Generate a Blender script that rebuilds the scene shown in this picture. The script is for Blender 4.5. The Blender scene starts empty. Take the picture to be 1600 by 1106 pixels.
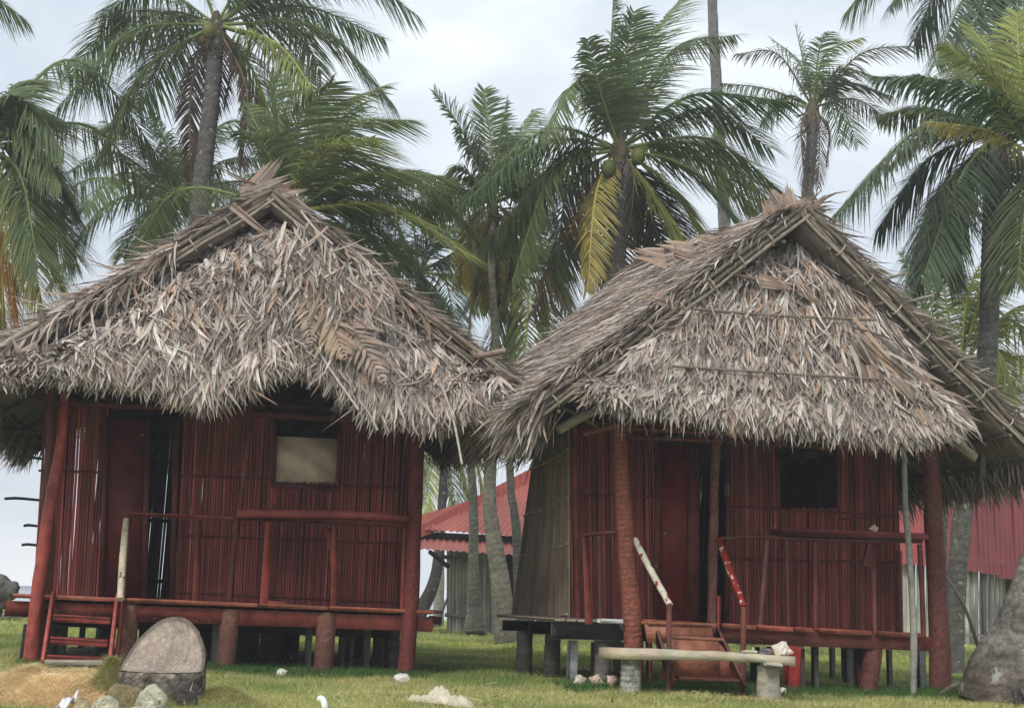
import bpy, bmesh, math, random
import numpy as np
from mathutils import Vector, Matrix, noise as mnoise
random.seed(7); rng = np.random.default_rng(11)
R = math.radians
S = bpy.context.scene
# ------------------------------------------------------------------ camera
EYE = 0.78; FPX = 2000.0; PITCH = math.atan(388/2000); ROLL = 0.035
CPOS = np.array([0.0, 0.0, EYE])
_F = np.array([0, math.cos(PITCH), math.sin(PITCH)]); _R0 = np.array([1.0, 0, 0]); _U0 = np.array([0, -math.sin(PITCH), math.cos(PITCH)])
_Rc = math.cos(ROLL)*_R0 + math.sin(ROLL)*_U0; _Uc = math.cos(ROLL)*_U0 - math.sin(ROLL)*_R0
cam = bpy.data.cameras.new("camera"); camo = bpy.data.objects.new("camera", cam); S.collection.objects.link(camo)
cam.sensor_fit = 'HORIZONTAL'; cam.sensor_width = 36; cam.lens = 36*FPX/1600; cam.clip_end = 9000; cam.clip_start = .1
m = Matrix.Identity(4)
for i in range(3):
    m[i][0] = _Rc[i]; m[i][1] = _Uc[i]; m[i][2] = -_F[i]; m[i][3] = CPOS[i]
camo.matrix_world = m; S.camera = camo
S.render.resolution_x = 1024; S.render.resolution_y = 707
def ray(px, py):
    return _F + _Rc*((px-800)/FPX) - _Uc*((py-553)/FPX)
# ------------------------------------------------------------------ world + sun
SUN_EL, SUN_AZ = R(42), R(205)     # azimuth measured from +Y clockwise: light comes from behind and left of the camera
w = bpy.data.worlds.new("World"); S.world = w; w.use_nodes = True
nt = w.node_tree; nt.nodes.clear()
def N(t, ty, **k):
    n = t.nodes.new(ty)
    for a, b in k.items(): setattr(n, a, b)
    return n
out = N(nt, 'ShaderNodeOutputWorld'); bg = N(nt, 'ShaderNodeBackground'); sky = N(nt, 'ShaderNodeTexSky', sky_type='NISHITA')
sky.sun_disc = False; sky.sun_elevation = SUN_EL; sky.sun_rotation = SUN_AZ; sky.dust_density = 3; sky.air_density = 1.2
tc = N(nt, 'ShaderNodeTexCoord'); mp = N(nt, 'ShaderNodeMapping'); mp.inputs['Scale'].default_value = (1, 1, 2.2); mp.inputs['Location'].default_value = (.3, .1, .35)
nz = N(nt, 'ShaderNodeTexNoise'); nz.inputs['Scale'].default_value = 3.6; nz.inputs['Detail'].default_value = 6; nz.inputs['Roughness'].default_value = .5; nz.inputs['Distortion'].default_value = .4
cr = N(nt, 'ShaderNodeValToRGB'); cr.color_ramp.elements[0].position = .38; cr.color_ramp.elements[1].position = .66
cr.color_ramp.elements[0].color = (4.2, 4.7, 5.3, 1); cr.color_ramp.elements[1].color = (6.4, 6.65, 6.85, 1)
mx = N(nt, 'ShaderNodeMixRGB'); mx.inputs[0].default_value = .90
L = nt.links.new
L(tc.outputs['Generated'], mp.inputs['Vector']); L(mp.outputs[0], nz.inputs['Vector']); L(nz.outputs[0], cr.inputs[0])
L(sky.outputs[0], mx.inputs[1]); L(cr.outputs[0], mx.inputs[2]); L(mx.outputs[0], bg.inputs[0]); L(bg.outputs[0], out.inputs[0])
bg.inputs[1].default_value = .125
sun = bpy.data.lights.new("sun", 'SUN'); sun.energy = 1.5; sun.angle = R(14); sun.color = (1, .95, .88)
so = bpy.data.objects.new("sun", sun); S.collection.objects.link(so)
_sd = Vector((math.sin(SUN_AZ)*math.cos(SUN_EL), math.cos(SUN_AZ)*math.cos(SUN_EL), math.sin(SUN_EL)))
so.rotation_euler = _sd.to_track_quat('Z', 'Y').to_euler(); so.location = (-6, -8, 12)
S.view_settings.view_transform = 'Standard'; S.view_settings.look = 'None'; S.view_settings.exposure = 0.53; S.view_settings.gamma = 1
S.cycles.max_bounces = 5; S.cycles.transparent_max_bounces = 4; S.cycles.diffuse_bounces = 3

# ------------------------------------------------------------------ mesh builder
class MB:
    def __init__(s): s.V = []; s.Fq = []; s.T = []; s.n = 0; s.tri = []
    def add(s, V, F, col):
        V = np.asarray(V, float).reshape(-1, 3); n = len(V)
        col = np.asarray(col, float)
        if col.ndim == 1: col = np.tile(col, (n, 1))
        s.V.append(V); s.T.append(col)
        F = np.asarray(F, int)
        if len(F):
            if F.shape[1] == 4: s.Fq.append(F+s.n)
            else: s.tri.append(F+s.n)
        s.n += n
    def mesh(s, name, origin, smooth=False):
        me = bpy.data.meshes.new(name)
        V = np.concatenate(s.V) - np.asarray(origin, float)
        T = np.concatenate(s.T)
        q = np.concatenate(s.Fq) if s.Fq else np.zeros((0, 4), int); t = np.concatenate(s.tri) if s.tri else np.zeros((0, 3), int)
        me.vertices.add(len(V)); me.vertices.foreach_set('co', V.astype(np.float32).ravel())
        nl = q.size + t.size; me.loops.add(nl)
        me.loops.foreach_set('vertex_index', np.concatenate([q.ravel(), t.ravel()]).astype(np.int32))
        tot = np.concatenate([np.full(len(q), 4), np.full(len(t), 3)]).astype(np.int32)
        st = np.concatenate([[0], np.cumsum(tot)[:-1]]).astype(np.int32)
        me.polygons.add(len(tot)); me.polygons.foreach_set('loop_start', st); me.polygons.foreach_set('loop_total', tot)
        if smooth: me.polygons.foreach_set('use_smooth', np.ones(len(tot), bool))
        a = me.attributes.new('tint', 'FLOAT_COLOR', 'POINT')
        C = np.ones((len(V), 4), np.float32); C[:, :3] = T
        a.data.foreach_set('color', C.ravel())
        me.update(calc_edges=True); me.validate()
        return me
def link(o):
    S.collection.objects.link(o); return o
def empty(name, loc, label, cat, group=None):
    o = link(bpy.data.objects.new(name, None)); o.location = tuple(float(c) for c in loc); o.empty_display_size = .2
    o['label'] = label; o['category'] = cat
    if group: o['group'] = group
    return o
def part(name, mb, mat, parent, smooth=False, label=None):
    root = parent; loc = np.array(parent.location)
    while root.parent: root = root.parent
    loc = np.array(root.location)
    o = link(bpy.data.objects.new(name, mb.mesh(name, loc, smooth))); o.data.materials.append(mat); o.parent = parent
    if label: o['label'] = label
    return o
def single(name, mb, mat, origin, label=None, cat=None, group=None, kind=None, smooth=False):
    o = link(bpy.data.objects.new(name, mb.mesh(name, origin, smooth))); o.data.materials.append(mat); o.location = tuple(float(c) for c in origin)
    if label: o['label'] = label
    if cat: o['category'] = cat
    if group: o['group'] = group
    if kind: o['kind'] = kind
    return o
nrm = lambda a: a/np.maximum(np.linalg.norm(a, axis=-1, keepdims=True), 1e-9)
def tintv(base, n, var=.25, hue=.06):
    b = np.asarray(base, float)
    k = np.exp(rng.normal(0, var, (n, 1)))*np.exp(rng.normal(0, hue, (n, 3)))
    return np.clip(b*k, 0, 1)
def ribbons(mb, C, Wd, col):
    """C [N,K,3] centre lines, Wd [N,K,3] half widths, col [N,3]"""
    n, k, _ = C.shape
    V = np.stack([C-Wd, C+Wd], 2).reshape(n, k*2, 3)
    base = np.arange(n)[:, None]*(k*2)
    j = np.arange(k-1)[None, :]*2
    F = np.stack([base+j, base+j+1, base+j+3, base+j+2], -1).reshape(-1, 4)
    mb.add(V.reshape(-1, 3), F, np.repeat(col, k*2, 0))
def resample(P, n):
    P = np.asarray(P, float); d = np.r_[0, np.cumsum(np.linalg.norm(np.diff(P[:, :3], axis=0), axis=1))]
    t = np.linspace(0, d[-1], n)
    return np.stack([np.interp(t, d, P[:, i]) for i in range(P.shape[1])], 1)
def smooth_path(P, n):
    P = np.asarray(P, float)
    if len(P) == 2: return resample(P, n)
    Q = np.vstack([2*P[0]-P[1], P, 2*P[-1]-P[-2]]); o = []
    for i in range(1, len(Q)-2):
        for t in np.linspace(0, 1, 12, endpoint=False):
            a, b, c, d = Q[i-1], Q[i], Q[i+1], Q[i+2]
            o.append(.5*((2*b)+(-a+c)*t+(2*a-5*b+4*c-d)*t*t+(-a+3*b-3*c+d)*t**3))
    o.append(P[-1])
    return resample(o, n)
def tube(mb, P, rad, n=8, col=(1, 1, 1), ring=0, rstep=.09, lump=0, caps=True, colvar=0, seed=0):
    P = np.asarray(P, float); k = len(P)
    rad = np.interp(np.linspace(0, 1, k), np.linspace(0, 1, len(np.atleast_1d(rad))), np.atleast_1d(rad)) if np.ndim(rad) else np.full(k, rad)
    T = nrm(np.gradient(P, axis=0)); ref = np.array([0.13, .99, 0.05]) if abs(T[0][1]) < .8 else np.array([1.0, 0.1, 0])
    A = nrm(np.cross(T, ref)); B = np.cross(T, A)
    d = np.r_[0, np.cumsum(np.linalg.norm(np.diff(P, axis=0), axis=1))]
    a = np.linspace(0, 2*np.pi, n, endpoint=False)
    rr = rad[:, None]*np.ones((1, n))
    if ring:
        ph = (d/rstep) % 1.0
        rr *= 1+ring*(ph[:, None]-.4) + ring*.5*np.sin(a[None]*3+d[:, None]*9)*.5
    if lump: rr *= 1+lump*(np.sin(a[None]*2+d[:, None]*5+seed)+np.sin(a[None]*3-d[:, None]*8+seed*2))*.5+rng.normal(0, lump*.25, rr.shape)
    V = P[:, None]+rr[..., None]*(np.cos(a)[None, :, None]*A[:, None]+np.sin(a)[None, :, None]*B[:, None])
    i = np.arange(k-1)[:, None]*n; j = np.arange(n)[None]; j2 = (j+1) % n
    F = np.stack([i+j, i+j2, i+n+j2, i+n+j], -1).reshape(-1, 4)
    c = np.asarray(col, float)
    if ring:
        cc = (c if c.ndim == 1 else c[:, None, :])*(.72+.42*((d/rstep) % 1.0))[:, None, None]*np.ones((1, n, 1))
    else: cc = np.tile(c, (k, n, 1)) if c.ndim == 1 else c[:, None, :]*np.ones((1, n, 1))
    if colvar: cc = cc*np.exp(rng.normal(0, colvar, (k, n, 1)))
    mb.add(V.reshape(-1, 3), F, np.clip(cc, 0, 1).reshape(-1, 3))
    if caps:
        for e, idx in ((0, 0), (1, k-1)):
            ring_v = V[idx]; ctr = P[idx]
            f = np.array([[q, (q+1) % n, n] if e else [(q+1) % n, q, n] for q in range(n)])
            mb.add(np.vstack([ring_v, ctr]), f, np.clip(cc[idx].mean(0)*1.15, 0, 1))
def box_axes(mb, c, ex, ey, ez, col=(1, 1, 1), bev=0.006):
    """box centre c with half-extent vectors, small chamfer"""
    c, ex, ey, ez = [np.asarray(v, float) for v in (c, ex, ey, ez)]
    E = [ex, ey, ez]; Ln = [np.linalg.norm(e) for e in E]; b = min(bev, min(Ln)*.4)
    V = []; idx = {}
    for ax in range(3):
        for sx in (-1, 1):
            for sy in (-1, 1):
                for sz in (-1, 1):
                    s = (sx, sy, sz); p = c.copy()
                    for q in range(3):
                        kk = Ln[q] if q == ax else Ln[q]-b
                        p = p + E[q]/max(Ln[q], 1e-9)*kk*s[q]
                    idx[(ax, s)] = len(V); V.append(p)
    Fq = []; Ft = []
    for ax in range(3):
        o = [q for q in range(3) if q != ax]
        for sg in (-1, 1):
            f = []
            for u, v in ((-1, -1), (1, -1), (1, 1), (-1, 1)):
                s = [0, 0, 0]; s[ax] = sg; s[o[0]] = u; s[o[1]] = v; f.append(idx[(ax, tuple(s))])
            Fq.append(f)
    for a in range(3):
        for b2 in range(a+1, 3):
            o = 3-a-b2
            for sa in (-1, 1):
                for sb in (-1, 1):
                    s1 = [0, 0, 0]; s1[a] = sa; s1[b2] = sb; s1[o] = -1; s2 = list(s1); s2[o] = 1
                    s1, s2 = tuple(s1), tuple(s2)
                    Fq.append([idx[(a, s1)], idx[(a, s2)], idx[(b2, s2)], idx[(b2, s1)]])
    for sx in (-1, 1):
        for sy in (-1, 1):
            for sz in (-1, 1):
                s = (sx, sy, sz); Ft.append([idx[(0, s)], idx[(1, s)], idx[(2, s)]])
    mb.add(V, Fq, col); k = mb.n; mb.n -= len(V)
    mb.tri.append(np.array(Ft)+mb.n); mb.n = k
def bar(mb, p0, p1, wside, wup, up=(0, 0, 1), col=(1, 1, 1), bev=.005):
    p0, p1 = np.asarray(p0, float), np.asarray(p1, float); d = p1-p0; L_ = np.linalg.norm(d); t = d/L_
    s = nrm(np.cross(t, np.asarray(up, float))); u = np.cross(s, t)
    box_axes(mb, (p0+p1)/2, t*L_/2, s*wside/2, u*wup/2, col, bev)
# ------------------------------------------------------------------ materials
def mat(name, rough=.8, nscale=6, lo=.7, hi=1.25, bump=.3, bscale=60, trans=0, stretch=(1, 1, 1), spot=None, spec=.3, metal=0, wave=None, base=None, big=None):
    m_ = bpy.data.materials.new(name); m_.use_nodes = True; t = m_.node_tree; t.nodes.clear(); l = t.links.new
    o = N(t, 'ShaderNodeOutputMaterial'); p = N(t, 'ShaderNodeBsdfPrincipled')
    a = N(t, 'ShaderNodeAttribute', attribute_name='tint'); c = N(t, 'ShaderNodeTexCoord'); mp_ = N(t, 'ShaderNodeMapping')
    mp_.inputs['Scale'].default_value = stretch; l(c.outputs['Object'], mp_.inputs['Vector'])
    n1 = N(t, 'ShaderNodeTexNoise'); n1.inputs['Scale'].default_value = nscale; n1.inputs['Detail'].default_value = 8; n1.inputs['Roughness'].default_value = .65; l(mp_.outputs[0], n1.inputs['Vector'])
    mr = N(t, 'ShaderNodeMapRange'); mr.inputs[1].default_value = .3; mr.inputs[2].default_value = .7; mr.inputs[3].default_value = lo; mr.inputs[4].default_value = hi; l(n1.outputs[0], mr.inputs[0])
    mul = N(t, 'ShaderNodeMixRGB', blend_type='MULTIPLY'); mul.inputs[0].default_value = 1
    l(a.outputs['Color'], mul.inputs[1]); l(mr.outputs[0], mul.inputs[2]); colr = mul.outputs[0]
    if big:
        nb = N(t, 'ShaderNodeTexNoise'); nb.inputs['Scale'].default_value = big[0]; nb.inputs['Detail'].default_value = 4; l(c.outputs['Object'], nb.inputs['Vector'])
        mb2 = N(t, 'ShaderNodeMapRange'); mb2.inputs[1].default_value = .35; mb2.inputs[2].default_value = .65; mb2.inputs[3].default_value = big[1]; mb2.inputs[4].default_value = big[2]; l(nb.outputs[0], mb2.inputs[0])
        m2 = N(t, 'ShaderNodeMixRGB', blend_type='MULTIPLY'); m2.inputs[0].default_value = 1; l(colr, m2.inputs[1]); l(mb2.outputs[0], m2.inputs[2]); colr = m2.outputs[0]
    if wave:
        wv = N(t, 'ShaderNodeTexWave', wave_type='BANDS', bands_direction=wave[0]); wv.inputs['Scale'].default_value = wave[1]; wv.inputs['Distortion'].default_value = wave[2]; wv.inputs['Detail'].default_value = 3
        l(c.outputs['Object'], wv.inputs['Vector'])
        m4 = N(t, 'ShaderNodeMapRange'); m4.inputs[3].default_value = wave[3]; m4.inputs[4].default_value = wave[4]; l(wv.outputs[0], m4.inputs[0])
        m5 = N(t, 'ShaderNodeMixRGB', blend_type='MULTIPLY'); m5.inputs[0].default_value = 1; l(colr, m5.inputs[1]); l(m4.outputs[0], m5.inputs[2]); colr = m5.outputs[0]
    if spot:   # (colour, scale, threshold)
        n2 = N(t, 'ShaderNodeTexNoise'); n2.inputs['Scale'].default_value = spot[1]; n2.inputs['Detail'].default_value = 5; l(c.outputs['Object'], n2.inputs['Vector'])
        r2 = N(t, 'ShaderNodeMapRange'); r2.inputs[1].default_value = spot[2]; r2.inputs[2].default_value = spot[2]+.05; l(n2.outputs[0], r2.inputs[0])
        m3 = N(t, 'ShaderNodeMixRGB'); m3.inputs[2].default_value = (*spot[0], 1); l(r2.outputs[0], m3.inputs[0]); l(colr, m3.inputs[1]); colr = m3.outputs[0]
    l(colr, p.inputs['Base Color']); p.inputs['Roughness'].default_value = rough; p.inputs['Specular IOR Level'].default_value = spec; p.inputs['Metallic'].default_value = metal
    if bump:
        nb_ = N(t, 'ShaderNodeTexNoise'); nb_.inputs['Scale'].default_value = bscale; nb_.inputs['Detail'].default_value = 6; l(mp_.outputs[0], nb_.inputs['Vector'])
        bp = N(t, 'ShaderNodeBump'); bp.inputs['Strength'].default_value = bump; bp.inputs['Distance'].default_value = .02; l(nb_.outputs[0], bp.inputs['Height']); l(bp.outputs[0], p.inputs['Normal'])
    if trans:
        tr = N(t, 'ShaderNodeBsdfTranslucent'); l(colr, tr.inputs['Color']); ms = N(t, 'ShaderNodeMixShader'); ms.inputs[0].default_value = trans
        l(p.outputs[0], ms.inputs[1]); l(tr.outputs[0], ms.inputs[2]); l(ms.outputs[0], o.inputs[0])
    else: l(p.outputs[0], o.inputs[0])
    return m_
M = dict(
    thatch=mat('dry_thatch', .85, 9, .8, 1.2, 0, trans=.12, spec=.2),
    leaf=mat('palm_leaf', .5, 3, .8, 1.2, 0, trans=.4, spec=.3),
    cane=mat('painted_cane', .55, 5, .65, 1.3, .4, 40, stretch=(1, 1, .25), spec=.3, big=(1.1, .75, 1.25), spot=((.33, .20, .13), 16, .70)),
    raw=mat('raw_cane', .8, 8, .7, 1.25, .4, 40, stretch=(1, 1, .2), big=(1.5, .8, 1.2)),
    paint=mat('painted_wood', .5, 9, .6, 1.3, .45, 35, stretch=(1, 1, 1), spec=.35, big=(2.2, .75, 1.2), spot=((.36, .20, .13), 11, .69)),
    wood=mat('weathered_wood', .85, 10, .7, 1.25, .5, 40, stretch=(.4, 2, 2)),
    ply=mat('plywood_sheet', .7, 3, .8, 1.15, .1, 30, wave=('DIAGONAL', 1.3, 9, .78, 1.08)),
    bark=mat('palm_bark', .92, 18, .4, 1.45, 1, 60, stretch=(1, 1, 2.2), spot=((.30, .31, .26), 9, .62)),
    rough_bark=mat('rough_palm_bark', .95, 16, .35, 1.5, 1, 45, spot=((.33, .34, .31), 5, .63), big=(1.8, .6, 1.3)),
    redbark=mat('painted_bark', .6, 24, .6, 1.45, 1, 45, stretch=(1, 1, 1.6)),
    rust=mat('painted_tin', .5, 4, .85, 1.12, .05, 10, spec=.4, big=(.8, .8, 1.15)),
    stone=mat('stone', .95, 22, .5, 1.35, 1, 55, spot=((.13, .13, .08), 26, .62), big=(4, .75, 1.2)),
    coral=mat('coral', .95, 16, .8, 1.15, .8, 60),
    shell=mat('shell', .45, 7, .75, 1.15, .3, 60, spot=((.45, .22, .13), 14, .6)),
    cut=mat('cut_palm_wood', .95, 130, .45, 1.45, 1, 200, big=(5, .8, 1.15)),
    plastic=mat('white_plastic', .4, 4, .9, 1.05, 0),
    dark=mat('dark_wood_and_gaps', .9, 8, .7, 1.2, .3, 40),
    grass=mat('grass_blade', .7, 1.2, .8, 1.2, 0, trans=.25, spec=.2),
)
# ------------------------------------------------------------------ ground, sea
def gh(x, y):
    x = np.asarray(x, float); y = np.asarray(y, float)
    h = .02*np.sin(x*1.3+.4)*np.cos(y*.9)+.012*np.sin(x*3.1+y*2.3)+.008*np.sin(x*7.3-y*5.1)
    return h
def grid_mesh(mb, xs, ys, hf, col):
    X, Y = np.meshgrid(xs, ys); Z = hf(X, Y)
    V = np.stack([X, Y, Z], -1).reshape(-1, 3); nx = len(xs); ny = len(ys)
    i = np.arange(ny-1)[:, None]*nx; j = np.arange(nx-1)[None]
    F = np.stack([i+j, i+j+1, i+nx+j+1, i+nx+j], -1).reshape(-1, 4)
    mb.add(V, F, col)
def ground_h(X, Y):
    h = gh(X, Y)
    edge = np.clip((Y-52)/8, 0, 1); h = h - edge*1.4
    edge2 = np.clip((6.5-Y)/3, 0, 1); h = h-edge2*1.0
    return h
def ground_mat():
    m_ = bpy.data.materials.new('lawn'); m_.use_nodes = True; t = m_.node_tree; l = t.links.new; p = t.nodes['Principled BSDF']
    c = N(t, 'ShaderNodeTexCoord')
    n1 = N(t, 'ShaderNodeTexNoise'); n1.inputs['Scale'].default_value = .55; n1.inputs['Detail'].default_value = 7; n1.inputs['Roughness'].default_value = .6; l(c.outputs['Object'], n1.inputs['Vector'])
    r1 = N(t, 'ShaderNodeValToRGB'); e = r1.color_ramp.elements; e[0].position = .3; e[0].color = (.11, .16, .045, 1); e[1].position = .72; e[1].color = (.50, .46, .19, 1)
    x = r1.color_ramp.elements.new(.5); x.color = (.31, .36, .10, 1); l(n1.outputs[0], r1.inputs[0])
    n2 = N(t, 'ShaderNodeTexNoise'); n2.inputs['Scale'].default_value = 30; n2.inputs['Detail'].default_value = 6; l(c.outputs['Object'], n2.inputs['Vector'])
    mr = N(t, 'ShaderNodeMapRange'); mr.inputs[1].default_value = .3; mr.inputs[2].default_value = .7; mr.inputs[3].default_value = .55; mr.inputs[4].default_value = 1.3; l(n2.outputs[0], mr.inputs[0])
    mu = N(t, 'ShaderNodeMixRGB', blend_type='MULTIPLY'); mu.inputs[0].default_value = 1; l(r1.outputs[0], mu.inputs[1]); l(mr.outputs[0], mu.inputs[2])
    l(mu.outputs[0], p.inputs['Base Color']); p.inputs['Roughness'].default_value = .95; p.inputs['Specular IOR Level'].default_value = .1
    bp = N(t, 'ShaderNodeBump'); bp.inputs['Strength'].default_value = 1; bp.inputs['Distance'].default_value = .06; l(n2.outputs[0], bp.inputs['Height']); l(bp.outputs[0], p.inputs['Normal'])
    return m_
g = MB()
xs = np.unique(np.concatenate([np.linspace(-90, -9, 30), np.linspace(-9, 9, 150), np.linspace(9, 90, 30)])); ys = np.unique(np.concatenate([np.linspace(-4, 8, 8), np.linspace(8, 20, 110), np.linspace(20, 62, 60)]))
grid_mesh(g, xs, ys, ground_h, (1, 1, 1))
single('ground', g, ground_mat(), (0, 0, 0), kind='structure', smooth=True)
g = MB(); grid_mesh(g, np.linspace(-4500, 4500, 4), np.linspace(-50, 6500, 4), lambda X, Y: X*0-.45, (.45, .50, .52))
sea = mat('sea_water', .25, .5, .9, 1.1, .3, 1.2)
single('sea', g, sea, (0, 0, 0), kind='structure')

def atY(px, py, Y):
    d = ray(px, py); return CPOS + d*(Y/d[1])
def onground(px, Y):
    """ground point under image column px at depth Y"""
    p = atY(px, 1000, Y); p[2] = float(gh(p[0], p[1])); return p
def pxm(Y): return Y/FPX      # metres per photograph pixel at depth Y
class Frame:
    def __init__(s, px, py, Y, rot):
        s.O = atY(px, py, Y); s.e = np.array([math.cos(rot), math.sin(rot), 0]); s.d = np.array([-math.sin(rot), math.cos(rot), 0])
    def at(s, px, py, v=0.0):
        r = ray(px, py); t = (np.dot(s.O-CPOS, s.d)+v)/np.dot(r, s.d); return CPOS+r*t
    def m(s, v=0.0): return (np.dot(s.O-CPOS, s.d)+v)/FPX
    def path(s, pts, v=0.0, n=10): return smooth_path([s.at(p[0], p[1], p[2] if len(p) > 2 else v) for p in pts], n)
    def g(s, px, v, z=-.06):
        p = s.at(px, 1050, v); return np.array([p[0], p[1], z])
# ------------------------------------------------------------------ thatch
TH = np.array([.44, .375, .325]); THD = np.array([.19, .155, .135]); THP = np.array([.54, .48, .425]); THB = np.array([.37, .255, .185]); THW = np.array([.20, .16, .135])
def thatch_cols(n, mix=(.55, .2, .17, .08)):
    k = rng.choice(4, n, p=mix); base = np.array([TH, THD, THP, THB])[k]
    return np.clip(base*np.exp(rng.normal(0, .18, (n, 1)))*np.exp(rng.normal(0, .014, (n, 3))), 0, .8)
class Patch:
    def __init__(s, rows): s.G = np.array(rows, float)      # [nt,ns,3]
    def at(s, u, t):
        nt_, ns, _ = s.G.shape
        a = np.clip(t, 0, 1)*(nt_-1); b = np.clip(u, 0, 1)*(ns-1); i = np.minimum(a.astype(int), nt_-2); j = np.minimum(b.astype(int), ns-2)
        fa = (a-i)[..., None]; fb = (b-j)[..., None]; G = s.G
        return (G[i, j]*(1-fa)+G[i+1, j]*fa)*(1-fb)+(G[i, j+1]*(1-fa)+G[i+1, j+1]*fa)*fb
    def frame(s, u, t, outward):
        e = .01
        dt = nrm(s.at(u, t+e)-s.at(u, t-e)); du = nrm(s.at(u+e, t)-s.at(u-e, t)); n = nrm(np.cross(du, dt))
        sg = np.sign(np.sum(n*outward, -1, keepdims=True)); sg[sg == 0] = 1
        return dt, du, n*sg
def strips(mb, P, D, Nn, L_, W_, col, lift=.15, grav=.12, K=4, yaw=.25, twist=.5, curl=.25):
    n = len(P); D = nrm(D); Sd = nrm(np.cross(D, Nn))
    y = rng.normal(0, yaw, (n, 1)); D2 = nrm(D*np.cos(y)+Sd*np.sin(y)+Nn*(lift+rng.normal(0, .08, (n, 1))))
    k = np.linspace(0, 1, K)[None, :, None]; L_ = L_[:, None, None] if np.ndim(L_) else L_
    cv = rng.normal(0, curl, (n, 1, 1)); cn = rng.normal(0, curl*.6, (n, 1, 1))
    C = P[:, None]+D2[:, None]*k*L_+Sd[:, None]*cv*k*k*L_+Nn[:, None]*cn*k*k*L_+np.array([0, 0, -1])*grav*k*k*L_
    tw = rng.normal(0, twist, (n, 1)); Wv = nrm(np.cross(D2, Nn))*np.cos(tw)+Nn*np.sin(tw)
    prof = np.interp(np.linspace(0, 1, K), [0, .35, .75, 1], [.7, 1, .75, .08])[None, :, None]
    ribbons(mb, C, Wv[:, None]*prof*(W_[:, None, None] if np.ndim(W_) else W_), col)
def thatch(mb, patch, n, outward, L_=(.18, .4), W_=(.007, .02), lift=.12, grav=.15, tr=(0, 1), off=.05, clump=0, rows=0, mix=(.55, .2, .17, .08), yaw=.25, power=1, ur=(0, 1), **kw):
    u = rng.uniform(*ur, n); t = tr[0]+(tr[1]-tr[0])*rng.uniform(0, 1, n)**power
    if rows: t = np.clip((np.floor(t*rows)+rng.random(n)**1.6*.45+.12*np.sin(u*23+np.floor(t*rows)*2))/rows, 0, 1)
    P = patch.at(u, t); D, U, Nn = patch.frame(u, t, np.asarray(outward, float)); P = P+Nn*rng.random((n, 1))*off
    if clump:
        cn_ = np.array([(mnoise.noise(Vector(p*5)), mnoise.noise(Vector(p*9+7)), mnoise.noise(Vector(p*2.3+3))) for p in P])
        D = nrm(D+U*cn_[:, :1]*clump); P = P+Nn*np.clip(cn_[:, 1:2], -.3, .6)*.10; bright = np.exp(cn_[:, 1:2]*.5+cn_[:, 2:3]*.5)
    else: bright = 1
    strips(mb, P, D, Nn, rng.uniform(*L_, n), rng.uniform(*W_, n), np.clip(thatch_cols(n, mix)*bright, 0, .75), lift=lift, grav=grav, yaw=yaw, **kw)
def backing(mb, patch, outward, inset, thick, nu=24, ntt=8, col=THW):
    u, t = np.meshgrid(np.linspace(0, 1, nu), np.linspace(0, 1, ntt)); u = u.ravel(); t = t.ravel()
    P = patch.at(u, t); _, _, Nn = patch.frame(np.clip(u, .02, .98), np.clip(t, .02, .98), np.asarray(outward, float))
    A = P-Nn*inset; B = P-Nn*(inset+thick)
    i = np.arange(ntt-1)[:, None]*nu; j = np.arange(nu-1)[None]; F = np.stack([i+j, i+j+1, i+nu+j+1, i+nu+j], -1).reshape(-1, 4)
    n0 = len(A); V = np.vstack([A, B]); Fs = [F, F[:, ::-1]+n0]
    bd = [k for k in range(nu)]+[nu*(q+1)-1 for q in range(1, ntt)]+[nu*ntt-1-k for k in range(1, nu)]+[nu*(ntt-1-q) for q in range(1, ntt-1)]
    bd = np.array(bd); b2 = np.roll(bd, -1); Fs.append(np.stack([bd, bd+n0, b2+n0, b2], -1))
    mb.add(V, np.vstack(Fs), np.tile(col, (len(V), 1))*np.exp(rng.normal(0, .2, (len(V), 1))))
def fringe(mb, line, n, D, Nn, L_=(.15, .4), W_=(.006, .018), jit=.05, mix=(.5, .3, .12, .08), **kw):
    line = np.asarray(line, float); a = resample(line, 200)[rng.integers(0, 200, n)]+rng.normal(0, jit, (n, 3))
    D = np.tile(np.asarray(D, float), (n, 1)); Nn = np.tile(nrm(np.asarray(Nn, float)), (n, 1))
    strips(mb, a, D, Nn, rng.uniform(*L_, n), rng.uniform(*W_, n), thatch_cols(n, mix), **kw)
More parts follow.
